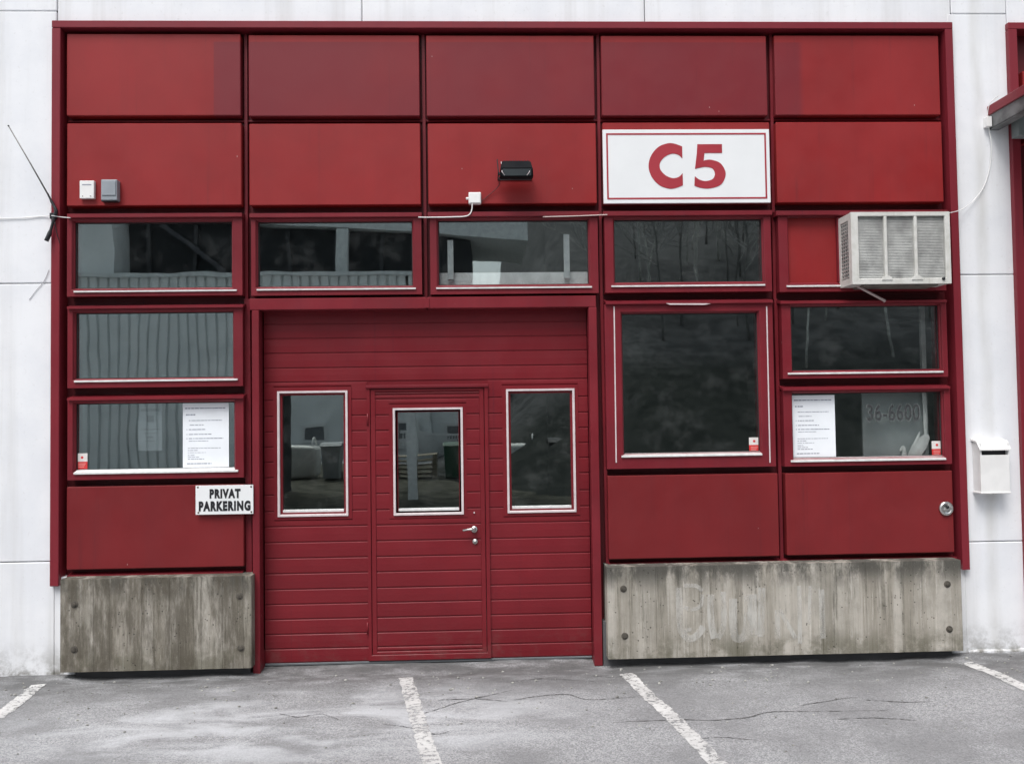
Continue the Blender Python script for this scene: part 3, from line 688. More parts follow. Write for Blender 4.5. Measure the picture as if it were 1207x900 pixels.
# wall boxes
r = rc(94, 213, 111, 234, .0); o = empty('sensor_box', ((r[0] + r[1]) / 2, .02, r[2]), 'small flat white plastic box on the panel beside grey box', 'sensor')
box('housing', r[0], r[1], -.004, YP + .0005, r[2], r[3], WHITE_PL, o, .004, 2); box('print', r[0] + .02, r[1] - .02, -.0052, -.003, r[3] - .035, r[3] - .028, INK, o); box('screw', r[0] + .02, r[0] + .027, -.0055, -.003, r[2] + .014, r[2] + .02, BOLT, o); box('screw', r[1] - .03, r[1] - .02, -.0055, -.003, r[2] + .014, r[2] + .02, BOLT, o)
r = rc(119, 211.5, 138, 236, -.03); o = empty('control_box', ((r[0] + r[1]) / 2, .02, r[2]), 'small grey plastic box beside white sensor box', 'control box')
box('housing', r[0], r[1], -.032, YP + .0005, r[2], r[3], GREY_PL, o, .006, 2); box('cover', r[0] + .008, r[1] - .008, -.038, -.03, r[2] + .035, r[3] - .012, GREY_PL, o, .003); box('base', r[0] - .002, r[1] - .01, -.02, YP + .0004, r[2] - .006, r[2] + .002, BLACK, o)
# junction box and its cable
r = rc(552.3, 226.5, 567, 240, -.02); o = empty('junction_box', ((r[0] + r[1]) / 2, .02, r[2]), 'small square white junction box below the floodlight', 'junction box')
box('housing', r[0], r[1], -.022, YP + .0005, r[2], r[3], WHITE_PL, o, .005, 2); lathe('gland', [(.010, 0), (.010, -.018), (.006, -.02)], (r[0] - .0, .0, (r[2] + r[3]) / 2), WHITE_PL, o, 'x', 10); box('lid', r[0] + .006, r[1] - .006, -.027, -.02, r[2] + .006, r[3] - .006, WHITE_PL, o, .002)
Yc = -.018
tag(tube('lamp_cable', smoothpath([at(556.5, 239, Yc), at(556.3, 246, Yc), at(554, 252, Yc), at(548, 255, Yc), at(530, 255.8, Yc), at(506, 256.2, Yc), at(493, 256, Yc)], 6), .0045, WHITE_PL, None, 8), 'white cable running from junction box along the transom', 'cable')
tag(tube('transom_cable', smoothpath([at(640, 255.6, Yc), at(672, 254.8, Yc), at(700, 253.8, Yc), at(716, 253, Yc)], 5), .0038, simple('red_splashed_white_cable', (.66, .55, .52), .5), None, 6), 'thin pale cable lying on transom above window with white ledge', 'cable')
# floodlight
p = at(605, 200, -.12)
fl_ = empty('floodlight', (p.x, YP, p.z), 'black floodlight with wire clips on red panel', 'floodlight')
r = rc(588, 189.5, 627, 210, -.14); hw = (r[1] - r[0]) / 2; cx_ = (r[0] + r[1]) / 2
bm = bmesh.new()   # housing: shell tilted downward, side profile in (y, z)
prof = [(-.185, r[2] + .0), (-.20, r[2] + .058), (-.155, r[3] - .004), (-.07, r[3] + .004), (-.045, r[3] - .03), (-.06, r[2] + .035), (-.10, r[2] + .0)]
aprism(bm, prof, 'x', cx_ - hw * .9, cx_ + hw)
for v in bm.verts:
    k = (v.co.z - r[2]) / (r[3] - r[2]); v.co.x = cx_ + (v.co.x - cx_) * (1.06 - .24 * max(0, k - .35))
bmesh.ops.bevel(bm, geom=list(bm.edges), offset=.007, segments=2, affect='EDGES'); obj('housing', bm, simple('matt_black_housing', (.007, .008, .010), .8, spec=.15), fl_)
bm = bmesh.new()
for i in range(9): abox(bm, cx_ - hw * .7 + i * hw * .18, cx_ - hw * .7 + i * hw * .18 + .004, -.12, -.05, r[3] - .02, r[3] + .012)
tag(obj('cooling_fins', bm, BLACK, fl_), kind='stuff')
bm = bmesh.new(); aprism(bm, [(-.190, r[2] + .006), (-.204, r[2] + .052), (-.198, r[2] + .054), (-.184, r[2] + .008)], 'x', cx_ - hw * .78, cx_ + hw * .92); obj('front_glass', bm, simple('dark_lamp_glass', (.07, .082, .088), .12, 0, .1, 8), fl_)
for s in (-1, 1):
    x = cx_ + s * hw * .82; tube('wire_clip', [(x, -.1, r[3] + .004), (x + .004 * s, -.15, r[3] - .012), (x, -.203, r[2] + .03), (x - .02 * s, -.2, r[2] + .004)], .0028, ALU, fl_, 6)
tube('wire_clip', [(cx_ - .03, -.11, r[3] + .004), (cx_ - .01, -.125, r[3] - .002), (cx_ + .012, -.12, r[3] + .001), (cx_ + .02, -.11, r[3] + .005)], .0028, ALU, fl_, 6)
bm = bmesh.new(); abox(bm, cx_ - hw * 1.06, cx_ - hw * 1.02, -.12, YP + .0005, r[2] + .03, r[2] + .055); abox(bm, cx_ + hw * 1.02, cx_ + hw * 1.06, -.12, YP + .0005, r[2] + .03, r[2] + .055); abox(bm, cx_ - hw * 1.06, cx_ + hw * 1.06, YP - .006, YP + .0004, r[2] + .03, r[2] + .055); abox(bm, cx_ - hw * 1.06, cx_ - hw * .85, -.12, -.09, r[2] + .035, r[2] + .05); abox(bm, cx_ + hw * .95, cx_ + hw * 1.06, -.12, -.09, r[2] + .035, r[2] + .05); obj('bracket', bm, BLACK, fl_)
bm = bmesh.new(); aprism(bm, [(cx_ - hw * 1.12, r[3] + .02), (cx_ - hw * 1.06, r[3] + .022), (cx_ - hw * .98, r[2] + .04), (cx_ - hw * 1.02, r[2] + .0)], 'y', -.11, -.104); obj('side_plate', bm, BLACK, fl_)
tube('supply_wire', smoothpath([(cx_ - hw * .95, -.06, r[2] + .03), (cx_ - hw * 1.0, .0, r[2] - .02), at(574, 232, .018), at(567, 238, .012)], 5), .003, simple('dark_red_wire', (.06, .015, .018), .6), fl_, 6)

# antenna on the left trim
Ya = -.035
an = empty('antenna', at(64, 256, Ya), 'thin rod antenna with black elbow clamped to left trim', 'antenna')
tube('rod', [at(10, 148.5, Ya - .08), at(36, 193, Ya - .05), at(57, 230, Ya - .01)], [.0035, .0045, .006], simple('dull_antenna_metal', (.16, .155, .15), .5, .5), an, 8)
lathe('tip', [(.003, -.006), (.006, -.004), (.006, .004), (.003, .006)], at(10, 148.5, Ya - .08), BLACK, an, 'y', 8)
tube('elbow', smoothpath([at(56, 228, Ya - .01), at(61, 238, Ya), at(66, 248, Ya), at(64, 256, Ya + .004), at(62, 263, Ya), at(58.5, 275, Ya - .005), at(54.5, 284, Ya - .01)], 3), [.007] * 3 + [.011] * 3 + [.013] * 6 + [.010] * 3 + [.016] * 4, BLACK, an, 10)
box('clamp', at(61, 256, 0).x, at(68, 256, 0).x, Ya, YT + .003, at(64, 259, 0).z, at(64, 252, 0).z, BLACK, an, .003)
tube('lead_wire', smoothpath([at(64.5, 262, Ya), at(67.5, 277, -.02), at(70.5, 290, .0), at(72, 330, .07), at(72.5, 360, .09)], 5), .003, BLACK, an, 6)
tag(tube('wall_cable', smoothpath([at(-40, 258.2, YW - .008), at(0, 257.6, YW - .008), at(30, 256.6, YW - .008), at(56, 254.5, YW - .012), at(62, 254.3, -.045), at(70, 255.6, -.02), at(83, 256.8, -.018)], 5), .0034, WHITE_PL, None, 8), 'white cable crossing the white column to the antenna', 'cable')
tag(tube('dangling_wire', smoothpath([at(57.5, 318, YW - .006), at(52, 331, YW - .005), at(42, 343, YW - .005), at(34.5, 353, YW - .004)], 5), .0022, simple('thin_grey_wire', (.42, .42, .44), .6), None, 6), 'short loose grey wire stub on left white column', 'wire')

# air conditioner
YA = -.205
r = rc(1003.5, 250.2, 1119.5, 334.2, YA); zc = (r[2] + r[3]) / 2
ac = empty('air_conditioner', ((r[0] + r[1]) / 2, -.08, r[2]), 'boxy off-white window air conditioner sticking out of blind window', 'air conditioner')
OFF = None
def ac_mat():
    b = NB('grimy_white_enamel'); n = b.noise(9, 6, .68); st = b.noise(1, 5, .6, b.mapv((30, 30, 3)))
    c = b.mix(b.ramp(n, .35, .7), (.66, .66, .63), (.54, .54, .50)); c = b.mix(b.ramp(st, .55, .8, 0, .4), c, (.33, .31, .26)); return b.bsdf(c, .5, 0, .45)
ACM = ac_mat()
def fin_mat():
    b = NB('dusty_aluminium_fins'); n = b.noise(7, 6, .65); c = b.mix(b.ramp(n, .35, .7), (.52, .53, .51), (.36, .365, .355)); X = b.xyz()
    d = b.math('MULTIPLY', b.ramp(b.noise(4.5, 3, .5), .5, .72), .55); c = b.mix(d, c, (.16, .16, .155)); return b.bsdf(c, .5, .35, .4)
FIN = fin_mat(); t = .012
bm = bmesh.new()
abox(bm, r[0], r[1], YA, .05, r[3] - t, r[3]); abox(bm, r[0], r[1], YA, .05, r[2], r[2] + t); abox(bm, r[1] - t, r[1], YA + .001, .05, r[2] + t, r[3] - t)
abox(bm, r[0], r[0] + t, YA + .001, -.155, r[2] + t, r[3] - t); abox(bm, r[0], r[0] + t, -.02, .05, r[2] + t, r[3] - t); abox(bm, r[0], r[0] + t, -.155, -.02, r[3] - .05, r[3] - t); abox(bm, r[0], r[0] + t, -.155, -.02, r[2] + t, r[2] + .05)
obj('casing', bm, ACM, ac)
fr_i = (r[0] + .055, r[1] - .036, r[2] + .04, r[3] - .03)
ring('front_frame', (r[0] - .002, r[1] + .002, r[2] - .002, r[3] + .002), fr_i, YA - .007, YA + .012, ACM, ac, .004)
bm = bmesh.new(); n = 40
for i in range(n):
    z = fr_i[2] + (fr_i[3] - fr_i[2]) * (i + .5) / n; h = (fr_i[3] - fr_i[2]) / n * .50
    aprism(bm, [(YA + .013, z - h), (YA + .0145, z - h), (YA + .0195, z + h), (YA + .018, z + h)], 'x', fr_i[0] - .003, fr_i[1] + .003)
tag(obj('louvre_fins', bm, FIN, ac), kind='stuff')
box('condenser', r[0] + t, r[1] - t, YA + .021, YA + .05, r[2] + t, r[3] - t, FIN, ac)
for px in (1044, 1079.5):
    x = at(px, 290, YA).x; box('mullion', x - .011, x + .011, YA - .006, YA + .02, fr_i[2] - .002, fr_i[3] + .002, ACM, ac, .003)
    bm = bmesh.new(); aprism(bm, [(x - .042, fr_i[2] - .012), (x + .042, fr_i[2] - .012), (x + .036, fr_i[2] + .004), (x + .018, fr_i[2] + .018), (x - .018, fr_i[2] + .018), (x - .036, fr_i[2] + .004)], 'y', YA - .013, YA + .0); obj('mullion_foot', bm, ACM, ac)
lathe('plug', [(.012, .0), (.012, -.008), (.007, -.012)], at(1112, 328.3, YA - .007), BLACK, ac, n=12)
bm = bmesh.new(); z0_, z1_ = r[2] + .05, r[3] - .05; k = 16
for i in range(k):
    z = z0_ + (z1_ - z0_) * (i + .5) / k; abox(bm, r[0] + .002, r[0] + .010, -.153, -.022, z - .004, z + .004)
for y in (-.125, -.09, -.055): abox(bm, r[0] + .001, r[0] + .011, y - .003, y + .003, z0_, z1_)
tag(obj('side_louvres', bm, FIN, ac), kind='stuff')
box('side_shadow_plate', r[0] + .03, r[0] + .034, -.16, -.015, r[2] + .03, r[3] - .03, RUBBER, ac)
a, b2 = at(1010, 337, -.10), at(1043, 354.5, -.02)
tube('strut', [a, a + (b2 - a) * .5, b2 + Vector((0, .0, 0)), b2 + Vector((.006, .03, -.006))], [.010, .010, .011, .008], simple('pinkish_painted_strut', (.55, .44, .43), .5), ac, 8)
bm = bmesh.new(); abox(bm, r[0] + .1, r[1] - .08, YA + .03, .04, r[2] - .012, r[2] - .002); obj('base_tray', bm, simple('rusty_tray', (.18, .16, .14), .7, .2, .3), ac)

# cable from canopy to air conditioner
tag(tube('hanging_cable', smoothpath([at(1178, 112, -.06), at(1167, 122, -.02), at(1164, 136, .0), at(1165.5, 150, .005), at(1168.5, 170, .012), at(1167, 195, .014), at(1160, 219, .014), at(1148, 236, .010), at(1133, 247, -.03), at(1119, 251, -.12)], 6), .0030, WHITE_PL, None, 8), 'white cable looping from canopy corner to air conditioner', 'cable')
box_r = rc(1163.3, 137, 1169.5, 149, -.02); tag(box('cable_box', box_r[0], box_r[1], -.02, YW + .001, box_r[2], box_r[3], WHITE_PL, None, .004, 2), 'tiny white connector box at canopy corner', 'connector box')

# mailbox
YM = -.075; r = rc(1156, 529, 1190.5, 580.5, YM); l = rc(1154, 519, 1192, 531, YM - .03)
mb = empty('mailbox', ((r[0] + r[1]) / 2, -.02, r[2]), 'white metal mailbox with slanted lid on white column', 'mailbox')
zs = l[2] - .022
bm = bmesh.new(); abox(bm, r[0], r[1], YM, YW - .0005, r[2], zs - .012, .004, 2); abox(bm, r[0], r[0] + .012, YM + .001, YW - .0005, zs - .015, l[3] - .02); abox(bm, r[1] - .012, r[1], YM + .001, YW - .0005, zs - .015, l[3] - .02); obj('body', bm, WHITE_PL, mb)
box('slot', r[0] + .013, r[1] - .013, YM + .03, YW - .003, zs - .02, l[3] - .03, BLACK, mb)
bm = bmesh.new(); aprism(bm, [(YM - .014, l[2] + .002), (YM - .014, l[2] + .012), (YM + .03, l[3] - .004), (YW - .0005, l[3] + .012), (YW - .0005, l[3] - .004), (YM + .02, l[3] - .02)], 'x', r[0] - .012, r[1] + .007); obj('lid', bm, WHITE_PL, mb)
box('base_lip', r[0] - .008, r[1] + .002, YM - .006, YW - .0006, r[2] - .006, r[2] + .006, WHITE_PL, mb, .002)
lathe('lock', [(.009, .01), (.009, -.004), (.004, -.006)], at(1171, 530.5, YM + .02), BLACK, mb, n=12)
lathe('drain_screw', [(.006, .0), (.006, -.008), (.003, -.01)], ((r[0] + r[1]) / 2 + .01, -.02, r[2] - .004), BOLT, mb, 'z', 8)
# round push plate / lock on the panel
kn = empty('round_lock', at(1115, 599, YP), 'round steel lock plate on lower red panel below phone number window', 'lock')
c = at(1115, 599, YP); lathe('plate', [(.058, .0005), (.058, -.006), (.052, -.016), (.040, -.021), (.036, -.016), (.02, -.014)], c, STEEL, kn, n=28)
bm = bmesh.new(); aprism(bm, [(c.x - .028, c.z - .008), (c.x - .01, c.z - .020), (c.x + .02, c.z - .012), (c.x + .024, c.z + .01), (c.x + .0, c.z + .002)], 'y', c.y - .028, c.y - .012); obj('cam_cover', bm, STEEL, kn)
lathe('keyhole', [(.010, .0), (.010, -.012), (.004, -.013)], c + Vector((.004, -.015, .014)), BLACK, kn, n=12)

# papers and stickers behind or on the glass
def notice(q, label, rows, tilt=0.0):
    Yn = YG - .0022; a = rc(*q, Yn); o = empty('notice', ((a[0] + a[1]) / 2, Yn, a[2]), label, 'notice')
    box('sheet', a[0], a[1], Yn, Yn + .001, a[2], a[3], PAPER, o)
    rn = random.Random(len(label)); W_, H_ = a[1] - a[0], a[3] - a[2]; bm = bmesh.new()
    for (fy, fx0_, fx1_, th) in rows:
        x = a[0] + fx0_ * W_; xe = a[0] + fx1_ * W_; z = a[3] - fy * H_
        while x < xe:
            wl = rn.uniform(.010, .035); abox(bm, x, min(x + wl, xe), Yn - .0008, Yn + .0004, z - th / 2, z + th / 2); x += wl + rn.uniform(.003, .007)
    tag(obj('print', bm, INK, o), kind='stuff'); return o
ROWS = [(.08, .05, .92, .008), (.18, .07, .27, .009), (.27, .13, .85, .005), (.34, .15, .45, .005), (.41, .08, .1, .005), (.41, .13, .50, .006), (.485, .08, .10, .005), (.485, .13, .62, .006), (.55, .08, .10, .006), (.55, .13, .88, .006), (.59, .13, .55, .004),
        (.70, .11, .82, .004), (.735, .11, .32, .004), (.77, .11, .5, .003), (.81, .11, .25, .004), (.84, .11, .35, .004), (.87, .11, .46, .005), (.94, .09, .62, .007)]
notice((215.5, 474.8, 269.8, 550.5), 'white printed notice sheet in left window beside garage door', ROWS)
notice((934, 465.5, 984.5, 538.5), 'white printed notice sheet in window with phone number', ROWS)
Yn = YG + .008; a = rc(163, 474, 191, 531, Yn); o = empty('faint_notice', ((a[0] + a[1]) / 2, Yn, a[2]), 'dim grey poster hanging behind the left window glass', 'notice')
box('sheet', a[0], a[1], Yn, Yn + .001, a[2], a[3], simple('grey_paper', (.20, .22, .235), .8), o)
bm = bmesh.new()
for f, l, r_2, th in ((.16, .1, .9, .022), (.34, .36, .66, .05), (.56, .12, .88, .008), (.64, .25, .8, .006), (.72, .36, .62, .012), (.8, .3, .7, .006)):
    abox(bm, a[0] + (a[1] - a[0]) * l, a[0] + (a[1] - a[0]) * r_2, Yn - .0006, Yn + .0003, a[3] - (a[3] - a[2]) * f - th / 2, a[3] - (a[3] - a[2]) * f + th / 2)
tag(obj('print', bm, simple('faded_black_print', (.06, .065, .07), .8), o), kind='stuff')
def sticker(q, label):
    a = rc(*q, YG - .002); o = empty('sticker', ((a[0] + a[1]) / 2, YG, a[2]), label, 'sticker', None); zm = a[2] + (a[3] - a[2]) * .47
    box('white_field', a[0], a[1], YG - .0016, YG - .0002, zm, a[3], STICK_W, o); box('red_field', a[0], a[1], YG - .0016, YG - .0002, a[2], zm - .0005, STICK_R, o)
    cx = (a[0] + a[1]) / 2; lathe('emblem', [(.010, .001), (.010, -.0006), (.009, -.0008)], (cx, YG - .0016, (zm + a[3]) / 2), STICK_R, o, n=10)
    bm = bmesh.new()
    for i in range(3): abox(bm, a[0] + .012, a[1] - .012 - .006 * i, YG - .0024, YG - .001, zm - .018 - i * .012, zm - .013 - i * .012)
    tag(obj('print', bm, simple('pale_red_print', (.75, .30, .28), .6), o), kind='stuff')
sticker((90.5, 534, 103, 552.5), 'small red and white sticker in corner of left window with notice')
sticker((883, 515.3, 895, 531.8), 'small red and white sticker in corner of the big dark window')
sticker((1098.5, 519.5, 1110.5, 536.8), 'small red and white sticker in corner of phone number window')
# phone number on the glass, grey sheet and white ornaments behind it
t = rc(1022, 476, 1084, 495.5, YG - .003)
b = NB('pale_outline_paint'); b.bsdf((.24, .26, .26), .6, alpha=b.ramp(b.noise(30, 5, .7), .4, .6, .2, .8))
b = NB('dark_letter_paint'); b.bsdf((.05, .055, .058), .5, alpha=b.ramp(b.noise(45, 5, .7), .35, .55, .35, .9))
pn = empty('phone_number', ((t[0] + t[1]) / 2, YG, t[2]), 'weathered number 36-6600 lettered on window glass', 'lettering')
obj('letter_outline', text_bm('36-6600', 1, t[1] - t[0] + .012, t[3] - t[2] + .012, t[0] - .006, t[2] - .006, YG - .0012, .0006, .03, 1.05), MAT['pale_outline_paint'], pn)
obj('letter_fill', text_bm('36-6600', 1, t[1] - t[0], t[3] - t[2], t[0], t[2], YG - .0026, .0006, .010, 1.08), MAT['dark_letter_paint'], pn)
Yi = .13; a = rc(1017, 458, 1094, 546, Yi)
tag(box('grey_board', a[0], a[1], Yi, Yi + .02, a[2] - .1, a[3] + .05, simple('grey_board_face', (.40, .43, .43), .6, 0, .2, 3)), 'grey board standing behind the phone number window', 'board')
a = rc(986, 540, 1017, 543, Yi - .05); tag(box('loose_paper', a[0], a[1], .09, .125, a[2] - .01, a[2] - .006, PAPER), 'white paper lying flat inside the phone number window', 'paper')
bm = bmesh.new(); ctrl = [(1034, 545), (1044, 530), (1055, 520), (1065, 515), (1071, 512)]
def blade(pts, ws, Y):
    P = smoothpath([at(*p, Y) for p in pts], 5); bm = bmesh.new(); prev = None
    for i, p in enumerate(P):
        f = i / (len(P) - 1); wv = 0
        for (fa, wa), (fb_, wb) in zip(ws, ws[1:]):
            if fa <= f <= fb_: wv = wa + (wb - wa) * (f - fa) / (fb_ - fa)
        t = (P[min(i + 1, len(P) - 1)] - P[max(i - 1, 0)]).normalized(); s = Vector((-t.z, 0, t.x)) * wv / 2; y = Vector((0, .004, 0))
        L = [bm.verts.new(p + s), bm.verts.new(p - y), bm.verts.new(p - s), bm.verts.new(p + y)]
        if prev:
            for k in range(4): bm.faces.new((prev[k], prev[(k + 1) % 4], L[(k + 1) % 4], L[k]))
        prev = L
    return bm
orn = empty('paper_feather', at(1075, 540, .105), 'white leaf shaped ornament standing inside phone number window', 'ornament')
ORN = simple('white_ornament', (.85, .86, .84), .7)
obj('leaf', blade([(1076, 541), (1082, 528), (1089, 519), (1094, 512)], [(0, .10), (.5, .11), (.9, .05), (1, .01)], .105), ORN, orn)
obj('leaf', blade([(1078, 525), (1081, 518), (1084, 509)], [(0, .01), (.4, .035), (1, .008)], .105), ORN, orn)
obj('stem', blade([(1091, 516), (1090.5, 490), (1089, 462)], [(0, .012), (.3, .03), (1, .034)], .105), ORN, orn)
orn2 = obj('paper_figure', blade([(1065, 541), (1066, 533), (1064.5, 527), (1061, 531)], [(0, .05), (.4, .03), (.7, .03), (1, .012)], .105), ORN, None); tag(orn2, 'small white curled figure on the phone number window sill', 'ornament')
lathe_o = bmesh.new(); bmesh.ops.create_icosphere(lathe_o, subdivisions=1, radius=.012); p = at(1070.5, 520, .195)
for v in lathe_o.verts: v.co += p
a = at(1089, 440, .25); b2 = at(1088.5, 363, .25)
tag(box('curtain_pole', a.x - .018, a.x + .018, .24, .27, a.z - .12, b2.z + .05, simple('pale_pole', (.6, .62, .60), .6)), 'pale upright pole inside window below air conditioner', 'pole')
# ledge and uprights inside the third upper window
Yi = .12; a = rc(513, 321, 697, 345, Yi)
tag(box('white_ledge', a[0], a[1], Yi, Yi + .25, a[2], a[3], simple('white_ledge_board', (.82, .84, .84), .6)), 'white board ledge standing behind upper window over the door', 'ledge')
for (px, y0_, y1_) in ((531, 283, 329), (668, 276, 327.5)):
    a = rc(px - 3.4, y0_, px + 3.4, y1_, YG + .012); o = box('steel_upright', a[0], a[1], YG + .012, YG + .04, a[2], a[3], simple('galvanised_upright', (.55, .57, .58), .4, .2)); tag(o, 'short grey metal upright behind upper window with white ledge', 'upright', 'uprights behind the white ledge window')

# ------------------------------------------------------------------ across the yard (seen mirrored in the glass)
PALE = simple('pale_render', (.86, .88, .88), .85, 0, .06, 1.5); CORR = simple('pale_grey_corrugated_sheet', (.86, .89, .89), .5, 0, .08, 2); DARKC = simple('dark_cladding', (.025, .027, .03), .8); FASC = simple('pale_fascia', (.76, .79, .79), .6)
hall = empty('corrugated_hall', (-8, -11, 0), 'pale corrugated metal hall with dark open loft across the yard', 'building')
def corr(x0, x1, z0, z1, y):
    bm = bmesh.new(); p = .2; pts = []; x = x0
    while x < x1: pts += [(x, y), (x + .13, y), (x + .138, y - .08), (x + .182, y - .08), (x + .19, y)]; x += p
    lo = [bm.verts.new((a, b, z0)) for a, b in pts]; hi = [bm.verts.new((a, b, z1)) for a, b in pts]
    for i in range(len(pts) - 1): bm.faces.new((lo[i], lo[i + 1], hi[i + 1], hi[i]))
    obj('corrugated_wall', bm, CORR, hall)
corr(-15, -4.7, 0, 4.75, -11); corr(-4.7, -1.4, 3.0, 4.75, -11)
box('parapet_cap', -15, -1.4, -11.12, -10.9, 4.75, 4.83, FASC, hall); box('back_wall', -15, -4.7, -14.2, -11.2, 0, 4.7, DARKC, hall); bm = bmesh.new(); aprism(bm, [(-7.59, 4.72), (-.2, 4.72), (-.2, 5.66), (-7.59, 6.22)], 'y', -14.4, -11.9); obj('upper_storey', bm, DARKC, hall)
bm = bmesh.new(); aprism(bm, [(-7.58, 6.6), (-7.58, 6.24), (1.0, 5.60), (1.0, 5.95)], 'y', -11.6, -14.8); obj('sloping_roof', bm, FASC, hall)
box('stair_tower', -15, -7.6, -12.6, -11.15, 4.84, 7.6, PALE, hall); box('roof_post', -3.1, -2.85, -11.7, -11.5, 4.6, 5.85, FASC, hall); box('bay_post', -1.6, -1.4, -11.3, -11.08, 0, 4.75, FASC, hall)
for k in range(7): box('loft_beam', -7.2 + k * 1.0, -7.12 + k * 1.0, -11.9, -11.82, 4.84, 6.1 - .07 * k, simple('tarred_timber', (.07, .07, .075), .8), hall)
bm = bmesh.new(); aprism(bm, [(-6.9, 6.0), (-6.8, 6.05), (-5.3, 4.86), (-5.45, 4.86)], 'y', -11.8, -11.74); obj('brace', bm, simple('dark_brace', (.09, .09, .10), .8), hall)
fh = empty('far_house', (0, -30, 0), 'long pale house with dark windows beyond the yard', 'building')
box('wall', -12, 6, -36, -28, 0, 4.4, PALE, fh); box('roof', -12.3, 6.3, -36.3, -27.7, 4.4, 4.7, DARKC, fh)
for i in range(9):
    x = -11 + i * 1.9; ring('window_frame', (x - .12, x + .82, .73, 1.47), (x, x + .7, .85, 1.35), -27.99, -27.9, WHITE_PL, fh); wdw = box('window', x, x + .7, -28.0 + .001, -27.94, .85, 1.35, simple('grey_window_glass', (.18, .19, .20), .3), fh); box('sill', x - .35, x + 1.0, -27.95, -27.80, .50, .68, WHITE_PL, wdw)
for i in range(5):
    x = -8.6 + i * 3.1; box('pillar', x, x + .3, -27.96, -27.6, 0, 3.2, PALE, fh)
bm = bmesh.new()
for i in range(60): abox(bm, -3.2 + i * .11, -3.16 + i * .11, -27.4, -27.36, .12, 1.0)
abox(bm, -3.3, 3.5, -27.43, -27.33, 1.0, 1.08); tag(obj('railing', bm, WHITE_PL, fh), kind='stuff')
def bin_(x, y, label, col):
    o = empty('wheelie_bin', (x, y, .03), label, 'bin'); bm = bmesh.new()
    lo = [(x - .23, y - .26), (x + .23, y - .26), (x + .23, y + .26), (x - .23, y + .26)]; hi = [(x - .29, y - .36), (x + .29, y - .36), (x + .29, y + .36), (x - .29, y + .36)]
    A = [bm.verts.new((*p, .08)) for p in lo]; D = [bm.verts.new((*p, 1.0)) for p in hi]; bm.faces.new(A); bm.faces.new(D)
    for i in range(4): bm.faces.new((A[i], A[(i + 1) % 4], D[(i + 1) % 4], D[i]))
    obj('body', bm, col, o); bm = bmesh.new(); aprism(bm, [(y - .4, 1.0), (y + .4, 1.0), (y + .3, 1.08), (y - .36, 1.1)], 'x', x - .31, x + .31); obj('lid', bm, col, o)
    for sx in (-.22, .22): lathe('wheel', [(.1, -.03), (.1, .03)], (x + sx, y - .28, .13), RUBBER, o, 'x', 14, False)
bin_(-4.3, -17.5, 'grey wheelie bin on the verge beside white bulk bag', simple('grey_bin', (.35, .37, .38), .5)); bin_(-.8, -16.5, 'green wheelie bin on the verge beside pallets', simple('green_bin', (.03, .10, .06), .5)); bin_(2.1, -17.0, 'black wheelie bin on the verge near the hillside', BLACK)
def bag(x, y, label):
    o = empty('bulk_bag', (x, y, .03), label, 'bag'); bm = bmesh.new(); abox(bm, x - .45, x + .45, y - .45, y + .45, .03, .95, .12, 3)
    for v in bm.verts: v.co += Vector((mn.noise(v.co * 3), mn.noise(v.co * 3 + Vector((5, 0, 0))), 0)) * .07
    obj('sack', bm, simple('woven_white_plastic', (.72, .72, .69), .7), o, True)
    for sx in (-.36, .36): tube('loop', smoothpath([(x + sx, y - .3, .9), (x + sx, y - .12, 1.18), (x + sx, y + .12, 1.18), (x + sx, y + .3, .9)], 4), .02, WHITE_PL, o, 6)
bag(-5.3, -18.2, 'white bulk bag on the verge beside grey bin'); bag(1.1, -18.5, 'white bulk bag on the verge beside black bin')
ps2 = empty('pallet_stack', (-1.9, -17.0, .03), 'stack of weathered wooden pallets on the verge', 'pallets'); WOOD = simple('weathered_wood', (.33, .29, .22), .85, 0, .2, 8)
for k in range(5):
    bm = bmesh.new(); z = .04 + k * .145
    for i in range(3): abox(bm, -2.5 + i * .55, -2.4 + i * .55, -17.4, -16.6, z, z + .1)
    for i in range(5): abox(bm, -2.5, -1.3, -17.4 + i * .17, -17.28 + i * .17, z + .1, z + .12)
    obj('pallet', bm, WOOD, ps2)
def van(x, y, label, col, flip):
    v = empty('parked_van', (x, y, 0), label, 'van', 'vans parked across the yard')
    s = -1 if flip else 1
    bm = bmesh.new(); aprism(bm, [(x + s * a, z) for a, z in ((-2.4, .35), (2.4, .35), (2.45, .95), (1.75, 1.15), (1.15, 1.92), (-2.3, 1.98), (-2.42, 1.6))], 'y', y - .9, y + .9)
    bmesh.ops.bevel(bm, geom=list(bm.edges), offset=.06, segments=2, affect='EDGES'); obj('body', bm, col, v)
    bm = bmesh.new(); aprism(bm, [(x + s * a, z) for a, z in ((.35, 1.2), (1.6, 1.2), (1.1, 1.78), (.35, 1.78))], 'y', y + .89, y + .915); obj('side_window', bm, BLACK, v)
    for a in (-1.5, 1.5): wb = lathe('wheel', [(.33, -.1), (.33, .1), (.2, .11)], (x + s * a, y + .85, .33), RUBBER, v, 'y', 18); lathe('rim', [(.19, .0), (.19, .02), (.05, .03)], (x + s * a, y + .945, .33), STEEL, v, 'y', 14)
van(-13.5, -25.5, 'white panel van parked facing the hillside across the yard', WHITE_PL, False); van(1.4, -26.2, 'silver grey panel van parked facing the corrugated hall', simple('silver_paint', (.38, .40, .41), .35, .3), True)
bm = bmesh.new(); vx = [-9 + .5 * i for i in range(27)]; vy = [-9.6 - .5 * i for i in range(30)]
VV = [[bm.verts.new((x, y, .03 + .04 * mn.noise((x, y, 4)) + (0 if 0 < j < 29 and 0 < i < 26 else -.06))) for i, x in enumerate(vx)] for j, y in enumerate(vy)]
